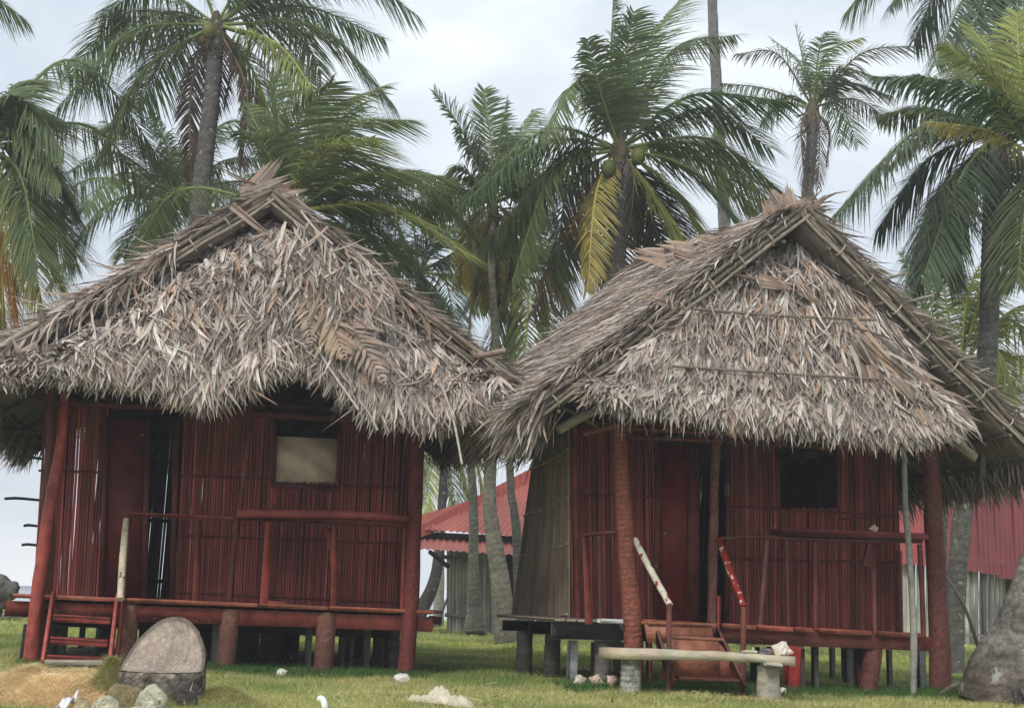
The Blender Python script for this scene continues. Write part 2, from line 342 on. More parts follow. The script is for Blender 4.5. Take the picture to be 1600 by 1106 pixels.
# ------------------------------------------------------------------ canes
def cane_wall(mb, H, bot, top, v, step=.034, holes=(), col=(.245, .058, .047), rad=.0168, ragged=.02, gaps=0, lean=.0, battens=()):
    """bot / top: photograph polylines of the wall's lower and upper edges (on the plane v)."""
    B = [H.at(p[0], p[1], v) for p in bot]; Tt = [H.at(p[0], p[1], v) for p in top]
    Lw = np.linalg.norm(B[-1]-B[0]); n = int(Lw/step)
    bot = np.array(bot, float); top = np.array(top, float)
    for i in range(n):
        if gaps and random.random() < gaps: continue
        s = (i+.5+random.uniform(-.09, .09))/n
        bx = bot[0, 0]+(bot[-1, 0]-bot[0, 0])*s; by = np.interp(bx, bot[:, 0], bot[:, 1])
        tx = top[0, 0]+(top[-1, 0]-top[0, 0])*s+random.gauss(0, .5); ty = np.interp(tx, top[:, 0], top[:, 1])
        segs = [(by+random.uniform(-1, 2), ty+random.uniform(-2, 2))]
        for (x0, x1, y0, y1) in holes:      # y0 upper, y1 lower
            new = []
            for a, b in segs:
                mid = (y0+y1)/2; xm = bx+(tx-bx)*((mid-by)/(ty-by))
                if x0 < xm < x1:
                    if a > y1: new.append((a, max(b, y1-random.uniform(0, 4))))
                    if b < y0: new.append((min(a, y0), b))
                else: new.append((a, b))
            segs = [q for q in new if q[0]-q[1] > 4]
        c = tintv(col, 1, .27, .07)[0]
        for a, b in segs:
            f = lambda y: H.at(bx+(tx-bx)*((y-by)/(ty-by)), y, v)
            p0, p1 = f(a), f(b); k = 9; P = np.linspace(p0, p1, k)
            P[1:-1] += H.e*np.cumsum(rng.normal(0, .0015, k-2))[:, None]*np.sin(np.linspace(0, np.pi, k)[1:-1])[:, None]+H.d*rng.normal(0, .002, (k-2, 1))
            r = rad*random.uniform(.86, 1.12)
            cc = np.clip(c[None]*np.exp(rng.normal(0, .10, (k, 1)))*np.ones((1, 3)), 0, 1)
            tube(mb, P, np.linspace(r*1.05, r*.9, k), 6, cc, caps=True)
    for (pts) in battens:
        tube(mb, H.path(pts, v-.025, 20), .012, 6, np.array(col)*.55, lump=.1)
def plane_canes(mb, p00, p10, p01, p11, step, rad, col, gaps=0, ragged=.03, n6=5):
    """canes between a lower line p00->p10 and an upper line p01->p11 in world space"""
    p00, p10, p01, p11 = [np.asarray(p, float) for p in (p00, p10, p01, p11)]; n = int(np.linalg.norm(p10-p00)/step)
    for i in range(n):
        if random.random() < gaps: continue
        s = (i+.5+random.uniform(-.08, .08))/n; a = p00+(p10-p00)*s; b = p01+(p11-p01)*s
        b = a+(b-a)*(1+random.uniform(-ragged, ragged)); P = np.linspace(a, b, 6); P[1:-1] += rng.normal(0, .003, (4, 3))
        tube(mb, P, rad*random.uniform(.75, 1.15), n6, tintv(col, 1, .2, .05)[0], caps=False, colvar=.08)
RED = (.24, .05, .038); REDB = (.34, .065, .05); DRED = (.14, .035, .03); ORW = (.30, .085, .05)
up = np.array([0, 0, 1.0])
# ================================================================== LEFT HUT
HL = Frame(350, 940, 13.5, R(12)); HR = Frame(1225, 985, 13.3, R(14))
NST = 1.0
def hangers(mb, H, pts):
    for (a, b, r, v) in pts: tube(mb, smooth_path([H.at(a[0], a[1], v), H.at(b[0], b[1], v-.1)], 6), r, 6, np.array(THP)*random.uniform(.7, 1.1), lump=.1)
def slab_planks(mb, H, x0, x1, y0, y1, v0, v1, n, th=.03, col=ORW, along='v', back_px=None):
    """deck boards whose ends show along the front edge; y0,y1 photograph rows of the edge at x0,x1"""
    a = H.at(x0, y0, v0); b = H.at(x1, y1, v0); e = (b-a)
    for i in range(n):
        s0, s1 = i/n, (i+1)/n; p = a+e*(s0+s1)/2; q = p+H.d*(v1-v0+random.uniform(-.02, .0)); wv = np.linalg.norm(e)/n-.008
        bar(mb, p, q, wv, th, col=tintv(col, 1, .15)[0])
def ring_stub(mb, H, px, y_top, w, v, col, ring=.10, n=12):
    a = H.at(px, y_top, v); b = np.array([a[0]+random.uniform(-.02, .02), a[1], -.08]); r = w/2*H.m(v)
    tube(mb, smooth_path([a, (a+b)/2, b], 16), [r*.96, r, r*1.06], n, col, ring=ring, rstep=.05, colvar=.12)

hl = empty('thatched_hut', HL.g(350, 2.0, 0), 'shaggy thatched hut on the left with a beige plywood sheet in its window', 'hut', 'thatched stilt huts')
# --- walls
WV = 1.0
mb = MB(); cane_wall(mb, HL, [(52, 931), (270, 942), (650, 955)], [(70, 628), (300, 636), (665, 650)], WV, .0305, [(160, 276, 600, 1100), (430, 530, 590, 756)], battens=[[(60, 735), (160, 738)], [(272, 742), (430, 748)], [(530, 758), (652, 764)], [(272, 836), (648, 850)], [(272, 925), (648, 943)]])
part('front_wall', mb, M['cane'], hl)
# back and side walls (seen through the doorway as sky slits)
zb = .55; zt = 3.0
A0 = HL.at(52, 935, WV); A1 = HL.at(650, 955, WV); dp = HL.d*3.2
A0z = A0.copy(); A0z[2] = zb; A1z = A1.copy(); A1z[2] = zb; Z = np.array([0, 0, zt-zb])
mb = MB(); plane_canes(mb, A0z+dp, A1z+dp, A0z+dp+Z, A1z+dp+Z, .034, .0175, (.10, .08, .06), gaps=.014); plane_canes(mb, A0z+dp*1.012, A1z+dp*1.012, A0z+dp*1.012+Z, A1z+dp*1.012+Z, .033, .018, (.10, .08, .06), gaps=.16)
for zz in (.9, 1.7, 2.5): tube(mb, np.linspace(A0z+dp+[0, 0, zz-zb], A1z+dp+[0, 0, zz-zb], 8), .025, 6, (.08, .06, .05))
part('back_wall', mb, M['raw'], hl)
for q, (a, sp, nm) in enumerate(((A0z, -HL.e*.16, 1), (A1z, HL.e*0, 0))):
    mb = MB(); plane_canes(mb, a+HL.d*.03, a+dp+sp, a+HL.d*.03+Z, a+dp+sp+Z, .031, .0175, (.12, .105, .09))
    if q == 0:
        for (yy, ln) in ((676, .32), (702, .14), (716, .16), (781, .3), (822, .1), (852, .12)):
            p = HL.at(52, yy, WV+.1); tube(mb, smooth_path([p+HL.e*.1, p-HL.e*ln*.6+[0, 0, .01], p-HL.e*ln], 5), .014 if ln < .31 else .028, 6, (.05, .045, .04), lump=.2)
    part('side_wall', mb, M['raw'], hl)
# door panel, frame, lintel
mb = MB(); a = HL.at(160, 935, WV-.03); b = HL.at(222, 938, WV-.03); t0 = HL.at(172, 655, WV-.03); 
def quad_slab(mb, H, pts, v, th, col):
    P = np.array([H.at(x, y, v) for x, y in pts]); Q = P+H.d*th; V = np.vstack([P, Q])
    mb.add(V, [[0, 1, 2, 3], [7, 6, 5, 4], [0, 4, 5, 1], [1, 5, 6, 2], [2, 6, 7, 3], [3, 7, 4, 0]], col)
quad_slab(mb, HL, [(160, 934), (222, 938), (230, 657), (170, 652)], WV-.03, .03, (.16, .022, .022))
door = part('door', mb, M['paint'], hl, label='plain dark red plywood door panel')
mb = MB(); quad_slab(mb, HL, [(153, 934), (161, 934), (171, 650), (163, 650)], WV-.055, .05, DRED); quad_slab(mb, HL, [(220, 938), (229, 938), (235, 656), (227, 656)], WV-.055, .05, DRED)
quad_slab(mb, HL, [(264, 940), (273, 940), (281, 652), (272, 652)], WV-.055, .05, DRED); part('door_frame', mb, M['paint'], hl)
mb = MB(); tube(mb, HL.path([(55, 626), (200, 634), (400, 646), (660, 664)], WV-.06, 24), .045, 8, (.15, .045, .035), lump=.08, colvar=.1)
tube(mb, HL.path([(60, 612), (400, 632), (655, 650)], WV+.05, 24), .035, 8, (.10, .035, .03), lump=.08)
part('lintel_pole', mb, M['paint'], hl)
# window
mb = MB(); quad_slab(mb, HL, [(427, 752), (527, 758), (530, 686), (431, 681)], WV+.02, .015, (.86, .67, .51)); win = part('window_sheet', mb, M['ply'], hl, label='unpainted beige plywood sheet closing the window')
mb = MB()
for pts in ([(424, 756), (430, 756), (434, 654), (428, 654)], [(526, 762), (532, 762), (535, 660), (529, 660)], [(424, 762), (532, 768), (532, 759), (424, 753)]):
    quad_slab(mb, HL, pts, WV-.02, .035, DRED)
part('window_frame', mb, M['paint'], hl)
# interior floor / deck
mb = MB(); slab_planks(mb, HL, 22, 676, 931, 957, .0, 4.3, 34, .035); dk = part('deck', mb, M['paint'], hl)
for x0, x1 in ((20, 196), (198, 402), (404, 512), (514, 678)):
    mb = MB(); f_ = lambda x: 930+(x-22)*.0398; bar(mb, HL.at(x0, f_(x0), -.03), HL.at(x1, f_(x1), -.03), .06, .042, col=tintv((.36, .13, .07), 1, .15)[0]); part('edge_board', mb, M['paint'], dk)
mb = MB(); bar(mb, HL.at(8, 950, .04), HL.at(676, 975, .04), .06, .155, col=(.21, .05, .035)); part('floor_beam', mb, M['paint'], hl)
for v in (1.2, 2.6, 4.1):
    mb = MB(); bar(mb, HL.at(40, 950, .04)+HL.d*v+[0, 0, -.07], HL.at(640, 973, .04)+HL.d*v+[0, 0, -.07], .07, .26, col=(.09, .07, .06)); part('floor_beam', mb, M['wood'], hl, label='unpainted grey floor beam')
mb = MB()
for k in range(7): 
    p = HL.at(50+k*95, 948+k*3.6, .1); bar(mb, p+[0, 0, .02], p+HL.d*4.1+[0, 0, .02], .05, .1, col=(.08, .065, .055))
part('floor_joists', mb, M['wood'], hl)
# stilts
for px, yt, wpx in ((204, 940, 25), (361, 951, 28), (510, 956, 30)):
    mb = MB(); ring_stub(mb, HL, px, yt, wpx, .06, (.17, .075, .055)); part('stilt', mb, M['redbark'], hl)
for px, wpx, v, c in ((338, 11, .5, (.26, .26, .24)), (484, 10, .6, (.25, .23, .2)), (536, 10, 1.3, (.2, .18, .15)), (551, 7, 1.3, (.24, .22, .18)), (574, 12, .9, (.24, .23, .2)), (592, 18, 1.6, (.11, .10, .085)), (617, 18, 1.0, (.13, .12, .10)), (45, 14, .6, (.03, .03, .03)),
                     (130, 8, 3.9, (.05, .05, .05)), (250, 9, 3.6, (.05, .045, .04)), (100, 12, 2.2, (.05, .05, .05)), (300, 12, 2.4, (.05, .045, .04)), (400, 14, 2.2, (.06, .05, .045)), (440, 16, 2.9, (.05, .05, .04)), (545, 18, 2.4, (.07, .06, .05)), (225, 12, 1.7, (.05, .05, .045)), (640, 12, 3.4, (.06, .06, .05)), (290, 26, 2.0, (.03, .028, .025)), (330, 30, 2.6, (.03, .028, .025)), (385, 30, 2.2, (.035, .03, .028)), (425, 34, 1.8, (.03, .028, .025)), (455, 28, 2.6, (.03, .028, .025)), (165, 26, 2.8, (.03, .028, .025)), (560, 30, 2.9, (.04, .035, .03)), (602, 30, 2.2, (.05, .045, .04)), (80, 24, 1.8, (.03, .028, .025))):  # wide near-black stubs are added as a dark mass, underfloor shade in their colour
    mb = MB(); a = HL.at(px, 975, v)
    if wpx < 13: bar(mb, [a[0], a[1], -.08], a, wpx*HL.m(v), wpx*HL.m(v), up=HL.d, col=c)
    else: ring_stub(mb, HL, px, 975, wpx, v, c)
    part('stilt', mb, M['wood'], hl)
# posts
def post(H, root, pts, wpx, v, col, mname='paint', n=10, lump=.05, label=None, ring=0, ext=True, k=24, name='post'):
    mb = MB(); P = [H.at(p[0], p[1], p[2] if len(p) > 2 else v) for p in pts]
    if ext: q = P[-1].copy(); q[2] = -.08; P.append(q)
    w = np.atleast_1d(wpx)*H.m(v)/2; tube(mb, smooth_path(P, k), w, n, col, lump=lump, ring=ring, rstep=.055, colvar=.12, seed=pts[0][0]); return part(name, mb, M[mname], root, label=label, smooth=not ring)
post(HL, hl, [(103, 585), (97, 680), (78, 790), (66, 870), (55, 960), (48, 1035)], [13, 17, 19, 21], -.05, REDB, label='bright red crooked front post', lump=.12)
post(HL, hl, [(80, 610), (79, 780), (74, 900), (67, 1030)], [15, 17], .12, (.15, .05, .04), 'redbark')
post(HL, hl, [(652, 650), (648, 800), (642, 940), (634, 1045)], [24, 23, 27], .0, (.15, .035, .03), 'redbark', label='thick dark red knotted corner post', lump=.06, n=14)
post(HL, hl, [(396, 560), (394, 622), (386, 700), (376, 780), (366, 850), (358, 935)], [9, 10, 11], .25, (.14, .03, .026), ext=False)
mb = MB(); tube(mb, HL.path([(397, 590), (395, 622)], .235, 6), .045, 8, (.55, .53, .48)); part('post_paint', mb, M['plastic'], hl)
# railing
mb = MB(); bar(mb, HL.at(200, 803, -.02), HL.at(372, 810, -.02), .05, .04, col=RED); bar(mb, HL.at(372, 810, -.02), HL.at(636, 822, -.02), .05, .035, col=(.16, .035, .03))
rl = part('railing', mb, M['paint'], hl)
for (x0, y0, x1, y1, wp, c) in ((205, 806, 188, 934, 7, RED), (200, 806, 193, 934, 5, RED), (311, 809, 305, 940, 9, (.18, .04, .03)), (421, 815, 412, 943, 12, REDB), (524, 820, 521, 948, 10, RED), (633, 824, 628, 952, 7, RED)):
    mb = MB(); bar(mb, HL.at(x0, y0, -.0), HL.at(x1, y1, -.0), wp*HL.m(), .05, up=HL.d, col=c); part('rail_post', mb, M['paint'], rl)
mb = MB(); bar(mb, HL.at(414, 941, -.0), HL.at(447, 943, -.0), .04, .035, col=REDB); part('rail_block', mb, M['paint'], rl); mb = MB(); bar(mb, HL.at(515, 824, .0), HL.at(527, 892, .0), .1, .04, up=HL.d, col=DRED); part('rail_block', mb, M['paint'], rl)
mb = MB(); P = HL.path([(370, 803), (500, 804), (590, 807), (636, 812)], .0, 12)
V = [p+HL.d*a*.15+up*b*.04 for p in P for a, b in ((-1, -1), (-1, 1), (1, 1), (1, -1))]; mb.add(V, [[q*4+k, q*4+4+k, q*4+4+(k+1) % 4, q*4+(k+1) % 4] for q in range(11) for k in range(4)]+[[0, 1, 2, 3], [47, 46, 45, 44]], (.22, .045, .04))
part('counter_shelf', mb, M['paint'], hl)
mb = MB(); tube(mb, smooth_path([HL.at(197, 812, -.05), HL.at(192, 870, -.45), HL.at(188, 936, -.75)], 20), [.03, .036, .034], 9, (.52, .46, .33), lump=.06, colvar=.12)
part('handrail', mb, mat('birch_bark', .7, 8, .85, 1.12, .4, 30, spot=((.05, .035, .03), 22, .62)), hl, smooth=True, label='peeling cream bark handrail pole')
# ladder stair
st = MB(); bar(st, HL.at(84, 928, -.05), HL.at(67, 1036, -.62), .04, .10, up=HL.d, col=REDB); s1 = part('stair', st, M['paint'], hl)
mb = MB(); bar(mb, HL.at(184, 932, -.05), HL.at(172, 1030, -.62), .04, .10, up=HL.d, col=REDB); bar(mb, HL.at(192, 940, -.05), HL.at(182, 1032, -.5), .04, .08, up=HL.d, col=RED); part('stringer', mb, M['paint'], s1)
for (xa, xb, y, yb, v, c) in ((84, 174, 961, 966, -.18, RED), (80, 170, 996, 1001, -.38, RED), (74, 164, 1024, 1028, -.55, RED)):
    mb = MB(); a = HL.at(xa, y, v); b = HL.at(xb, yb, v); bar(mb, a, b, .2, .03, col=tintv(c, 1, .1)[0]); a = a-[0, 0, .03]; b = b-[0, 0, .03]; bar(mb, a-HL.d*.08, b-HL.d*.08, .02, .05, col=REDB); part('tread', mb, M['paint'], s1)
mb = MB(); bar(mb, HL.at(70, 1034, -.66), HL.at(162, 1034, -.66), .12, .05, col=(.42, .36, .28)); part('tread', mb, M['wood'], s1, label='bare cream bottom tread')
# --- roof
RV = -.75; BV = 4.5; RL = BV-RV
def roof(H, root, apex, leftb, rightb, lift=.10, backL=None, backR=None, nstr=9000, sag=.05, ridge_up=0, Lmix=(.5, .25, .17, .08)):
    ap = H.at(*apex, RV); out = []
    for side, b in (('l', leftb), ('r', rightb)):
        bp = H.at(*b, RV); sgn = -1 if side == 'l' else 1
        if side == 'l' and backL: apb, bb = H.at(*backL[0], BV), H.at(*backL[1], BV)
        else: apb, bb = ap+H.d*RL+[0, 0, ridge_up], bp+H.d*RL
        rows = []
        for t in np.linspace(0, 1, 6):
            row = []
            for s in np.linspace(0, 1, 5):
                T_ = ap+(apb-ap)*s; B_ = bp+(bb-bp)*s; row.append(T_+(B_-T_)*t-np.array([0, 0, sag])*math.sin(math.pi*t)*1.0)
            rows.append(row)
        p = Patch(rows); outw = H.e*sgn*.6+np.array([0, 0, .8]); out.append((p, outw, sgn))
    return out, ap
def build_roof(H, root, planes, ap, n_front, n_top, edge_mix):
    for p, outw, sgn in planes:
        mb = MB(); backing(mb, p, outw, -.02, .12, 20, 12)
        thatch(mb, p, n_top, outw, L_=(.25, .6), W_=(.005, .014), lift=.05, grav=.02, off=.14, mix=edge_mix, yaw=.16)
        # front edge, ragged and thick
        thatch(mb, p, n_front, outw, L_=(.2, .5), W_=(.005, .014), lift=.12, grav=.10, off=.15, ur=(0, .03), mix=edge_mix, yaw=.35)
        # underside
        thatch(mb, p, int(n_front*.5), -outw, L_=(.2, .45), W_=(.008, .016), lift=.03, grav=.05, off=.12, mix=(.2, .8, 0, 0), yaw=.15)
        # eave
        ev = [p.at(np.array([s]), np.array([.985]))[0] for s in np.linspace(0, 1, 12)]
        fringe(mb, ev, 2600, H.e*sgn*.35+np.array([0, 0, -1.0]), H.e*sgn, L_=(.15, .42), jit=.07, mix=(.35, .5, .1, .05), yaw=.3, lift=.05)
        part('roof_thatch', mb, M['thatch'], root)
        # battens under the thatch and rake poles
        for off_, rr, c in ((.03, .026, (.24, .20, .15)), (-.10, .022, (.19, .155, .12)), (.13, .016, (.32, .27, .21))):
            mbp = MB(); P = [p.at(np.array([0.0]), np.array([t]))[0]-H.d*(.05+abs(off_)*.4)+np.array([0, 0, -1.0])*.0+nrm(outw)*(.01-off_*.5-.02) for t in np.linspace(-.0, 1.0, 14)]
            P = np.array(P); P += rng.normal(0, .008, P.shape); P = np.vstack([P, P[-1]+(P[-1]-P[-3])*.45]) if off_ == .03 else P
            tube(mbp, smooth_path(P, 40), rr, 7, c, lump=.1, colvar=.15); part('rake_pole', mbp, M['wood'], root, smooth=True)
        mbb = MB()
        for t in np.linspace(.12, .96, 9):
            a = p.at(np.array([0.0]), np.array([t]))[0]-nrm(outw)*.13; b = p.at(np.array([1.0]), np.array([t]))[0]-nrm(outw)*.13
            tube(mbb, np.linspace(a-H.d*.12, b, 5), .02, 5, (.13, .11, .09), lump=.1)
        part('roof_battens', mbb, M['wood'], root)
        # cord lashings on the rake
        for t in np.linspace(.15, .95, 8):
            mbl = mbb = MB(); c = p.at(np.array([0.0]), np.array([t]))[0]-H.d*.08-nrm(outw)*.03; a = np.linspace(0, 2*np.pi, 12); dirr = nrm(np.array(outw))
            P = c+np.outer(np.cos(a), dirr)*.07+np.outer(np.sin(a), H.d)*.06; tube(mbl, P, .008, 5, (.45, .40, .32)); part('lashing', mbl, M['wood'], root)
def ridge_leaves(mb, spots, mixcol=((.38, .26, .19), (.29, .20, .15), (.44, .34, .27), (.33, .27, .22)), K=7):
    """broad dry palm-leaf sheets folded over the ridge"""
    for (P0, D, Wd_, L_, wd) in spots:
        D = nrm(np.asarray(D, float)); Wv = nrm(np.asarray(Wd_, float)); N_ = np.cross(D, Wv); nst = 7
        for s in np.linspace(-1, 1, nst):
            k = np.linspace(0, 1, K)[:, None]; ln = L_*(1-.25*abs(s))*random.uniform(.75, 1.05)
            C = P0+Wv*s*wd*.5*(1-.35*k)+D*k*ln+N_*(k*k*random.gauss(0, .05)+.03*abs(s))*L_; c = np.array(random.choice(mixcol))*math.exp(random.gauss(0, .15))
            pr = np.interp(np.linspace(0, 1, K), [0, .6, 1], [.8, 1, .1])[:, None]
            ribbons(mb, C[None], (Wv*pr*wd/nst*.58)[None], c[None])
planesL, apL = roof(HL, hl, (424, 306), (-75, 598), (806, 612), sag=.04)
build_roof(HL, hl, planesL, apL, 1900, 5000, (.5, .2, .15, .15))
for (pl_, ow_, sg_), tr_ in zip(planesL, ((.3, 1), (.25, .6))):
    mb = MB(); n = 600 if sg_ < 0 else 110; t = tr_[0]+(tr_[1]-tr_[0])*rng.random(n); P = pl_.at(np.zeros(n), t)-HL.d*rng.uniform(.02, .16, (n, 1))+np.array([0, 0, 1])*rng.uniform(-.02, .12, (n, 1))
    D = nrm(HL.e*sg_*.8+np.array([0, 0, -.75])-HL.d*.15)[None]*np.ones((n, 1)); strips(mb, P, D, np.tile(nrm(-HL.d*.8+np.array([0, 0, .6])), (n, 1)), rng.uniform(.15, .45, n), rng.uniform(.006, .018, n), thatch_cols(n, (.5, .2, .15, .15)), lift=.05, grav=.12, yaw=.4, curl=.4)
    part('rake_straw', mb, M['thatch'], hl)
mb = MB(); e = HL.e; dd = HL.d; up = np.array([0, 0, 1.0]); P_ = lambda x, y, v=RV: HL.at(x, y, v)
ridge_leaves(mb, [(P_(380, 318, RV), e*.8+up*.45, up-e*.3, .75, .24), (P_(390, 300, RV+.05), e*.55+up*.8, e-up*.5, .62, .16), (P_(395, 318, RV-.05), e+up*.38, up-e*.2, .62, .17), (P_(425, 295, RV), e*.8-up*.55, up+e*.4, .65, .2),
                  (P_(375, 300, RV), e*.9-up*.1, up, .5, .1), (P_(445, 310, RV), e*.75-up*.5, up+e*.5, .6, .16), (P_(470, 330, RV), e*.75-up*.6, up+e*.5, .6, .14), (P_(300, 362, RV+.1), e*.75+up*.45, up, .8, .18)])
for k in range(14):
    v = RV+.2+k*.35; q = apL+HL.d*(v-RV); ridge_leaves(mb, [(q+e*.0+up*.08, e*random.choice((-1, 1))+up*random.uniform(-.7, .5), HL.d, random.uniform(.5, .8), .35)])
part('ridge_cap', mb, M['thatch'], hl)
# gable skirt
def skirt(H, root, rows, n, mixes, name='gable_thatch', L_=(.2, .42), W_=(.008, .02), tail=2600, lift=.16, yaw=.28, thick=.1, inset=.02, nb=None, clump=.8, rowsn=0):
    p = Patch([[H.at(x, y, v) for x, y in r] for v, r in rows]); outw = -H.d*.9+np.array([0, 0, .3])
    mb = MB(); backing(mb, p, outw, inset, thick, 30, 10)
    thatch(mb, p, n, outw, L_=L_, W_=W_, lift=lift, grav=.3, off=.05, mix=mixes, yaw=yaw, clump=clump, rows=rowsn, twist=.5, curl=.3)
    thatch(mb, p, int(n*.55), outw, L_=(.12, .36), W_=(.002, .005), lift=lift*.8, grav=.35, off=.07, mix=(.45, .3, .25, 0), yaw=yaw*1.5, clump=clump, curl=.5)
    if tail:
        thatch(mb, p, tail, outw, L_=(L_[0], L_[1]*1.1), W_=W_, lift=.03, grav=.25, off=.08, tr=(.88, 1), mix=mixes, yaw=yaw)
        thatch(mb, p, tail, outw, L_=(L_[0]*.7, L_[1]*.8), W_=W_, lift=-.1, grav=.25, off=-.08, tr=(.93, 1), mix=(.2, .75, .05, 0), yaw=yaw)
    part(name, mb, M['thatch'], root); return p
rowsL = [(-.45, [(-60, 600), (50, 548), (140, 498), (230, 442), (330, 385), (400, 352), (450, 352), (510, 395), (580, 445), (670, 510), (770, 592)]),
         (-.95, [(-60, 612), (50, 565), (150, 525), (240, 480), (330, 440), (400, 415), (450, 420), (505, 450), (575, 500), (670, 560), (775, 612)]),
         (-1.15, [(-55, 596), (55, 558), (150, 545), (240, 530), (330, 530), (395, 515), (450, 500), (500, 515), (580, 575), (675, 600), (780, 592)]),
         (-1.22, [(-55, 600), (55, 563), (150, 562), (235, 565), (325, 600), (390, 568), (445, 538), (500, 548), (585, 622), (680, 632), (780, 598)])]
pL = skirt(HL, hl, rowsL, 13000, (.6, .2, .13, .07), L_=(.14, .34), W_=(.009, .026), clump=1.3)
# loose palm leaf on the skirt, sticks and poles
mb = MB()
def dry_frond(mb, P0, P1, nn, wl, col, n=26):
    C = np.linspace(P0, P1, 14); tube(mb, C, .012, 5, np.array(col)*.8)
    D = nrm(P1-P0); sd = nrm(np.cross(D, nn))
    for s in (-1, 1):
        t = np.linspace(.05, 1, n); B_ = P0+(P1-P0)*t[:, None]; ln = wl*np.sin(np.pi*np.clip(t*.85+.12, 0, 1))
        k = np.linspace(0, 1, 5)[None, :, None]; dr = nrm(sd*s*.75+D*.85)[None]+rng.normal(0, .10, (n, 3)); ln = ln*rng.uniform(.7, 1.15, n)
        Cc = B_[:, None]+dr[:, None]*k*ln[:, None, None]+nn*.03*np.sin(k*3)
        Wv = np.tile(nrm(np.cross(dr, nn))[:, None], (1, 5, 1))*np.array([1, 1, .9, .7, .1])[None, :, None]*wl*.055
        ribbons(mb, Cc, Wv, tintv(col, n, .12, .03))
nn = nrm(-HL.d+up*.35)
dry_frond(mb, HL.at(478, 395, -1.12), HL.at(538, 560, -1.42), nn, .42, (.38, .28, .20)); dry_frond(mb, HL.at(500, 420, -1.18), HL.at(600, 600, -1.42), nn, .36, (.34, .26, .21))
dry_frond(mb, HL.at(480, 380, -1.05), HL.at(485, 540, -1.4), nn, .26, (.38, .30, .24))
part('dry_palm_leaf', mb, M['thatch'], hl, label='brown dry palm leaves lying on the gable thatch')
mb = MB(); n = 420; xx = rng.uniform(440, 600, n); yy = 385+(xx-440)*.55+rng.normal(0, 26, n); P = np.array([HL.at(a, b, -1.3) for a, b in zip(xx, yy)]); strips(mb, P, np.tile(nrm(HL.e*.25-up), (n, 1)), np.tile(nn, (n, 1)), rng.uniform(.12, .34, n), rng.uniform(.007, .018, n), thatch_cols(n, (.5, .2, .15, .15)), lift=.03, grav=.1, yaw=.5, curl=.4)
part('loose_thatch', mb, M['thatch'], hl)
for a, b, r in (((455, 470, -1.2), (560, 640, -1.6), .012), ((560, 625, -1.55), (590, 672, -1.6), .011), ((690, 600, -1.4), (722, 725, -1.5), .013), ((232, 548, -1.45), (200, 605, -1.6), .014), ((72, 548, -1.1), (20, 598, -1.3), .012), ((110, 575, -1.3), (95, 582, -1.4), .02),
                ((520, 382, -1.1), (470, 330, -1.0), .012), ((430, 436, -1.15), (600, 428, -1.2), .012)):
    mb = MB(); tube(mb, smooth_path([HL.at(*a), (HL.at(*a)+HL.at(*b))/2+rng.normal(0, .02, 3), HL.at(*b)], 10), r, 6, np.array(THP)*random.uniform(.75, 1.1), lump=.1); part('loose_stick', mb, M['wood'], hl)
mb = MB(); a_, b_ = HL.at(362, 322, -1.0), HL.at(446, 392, -1.15); ridge_leaves(mb, [(a_, b_-a_, up+e*.6, float(np.linalg.norm(b_-a_)), .07)]); part('hanging_leaf', mb, M['thatch'], hl)
mb = MB(); tube(mb, smooth_path([HL.at(745, 548, RV-.12), HL.at(800, 588, RV-.15), HL.at(935, 668, RV-.1)], 16), [.026, .022, .014], 7, (.30, .26, .20), lump=.08); tube(mb, HL.path([(580, 440), (680, 500), (745, 548)], RV-.12, 12), .026, 7, (.26, .21, .16), lump=.08); part('long_rake_pole', mb, M['wood'], hl)
mb = MB(); tube(mb, HL.path([(-40, 600), (10, 570), (60, 540)], RV-.2, 10), .06, 8, (.33, .27, .2), lump=.1); tube(mb, HL.path([(-30, 560), (60, 505)], RV-.16, 10), .03, 8, (.36, .31, .25), lump=.1); part('eave_pole', mb, M['wood'], hl)
mb = MB(); tube(mb, HL.path([(66, 485), (70, 515)], RV-.15, 5), .03, 7, (.16, .13, .11)); part('rafter_end', mb, M['wood'], hl); mb = MB(); tube(mb, HL.path([(738, 548), (745, 556), (790, 548)], RV-.15, 8), .03, 7, (.28, .20, .16), lump=.15); part('rafter_end', mb, M['wood'], hl); mb = MB(); tube(mb, HL.path([(560, 435), (603, 428)], RV-.2, 5), .015, 6, (.2, .16, .12)); part('rafter_end', mb, M['wood'], hl)
# eave brace poles at right, plus rafters under the gable
mb = MB(); tube(mb, HL.path([(690, 590), (740, 640), (770, 680)], -.3, 8), .04, 7, (.20, .05, .04)); part('eave_brace', mb, M['paint'], hl)
mb = MB()
for v in (.0, WV+.05, 2.5, 4.2):
    for sgn, p in ((0, planesL[0][0]), (1, planesL[1][0])):
        u = (v-RV)/RL; P = [p.at(np.array([u]), np.array([t]))[0]-nrm(p and (planesL[sgn][1]))*.16 for t in np.linspace(0, 1, 8)]; tube(mb, P, .04, 7, (.13, .10, .08))
part('rafters', mb, M['wood'], hl)
def gable_back(H, root, ap, left, right, v=4.25):
    """thatched back gable that closes the attic"""
    a = ap+H.d*(v-RV)+np.array([0, 0, -.12]); l_ = left+H.d*0; r_ = right
    rows = []
    for t in np.linspace(0, 1, 5): rows.append([a+(l_+(r_-l_)*s-a)*max(t, .02) for s in np.linspace(0, 1, 7)])
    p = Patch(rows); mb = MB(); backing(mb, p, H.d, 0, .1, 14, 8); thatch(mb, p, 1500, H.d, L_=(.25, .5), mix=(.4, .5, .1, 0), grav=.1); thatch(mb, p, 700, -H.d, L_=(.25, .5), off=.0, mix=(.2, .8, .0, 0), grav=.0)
    part('back_gable_thatch', mb, M['thatch'], root)
zt2 = np.array([0, 0, 2.35])
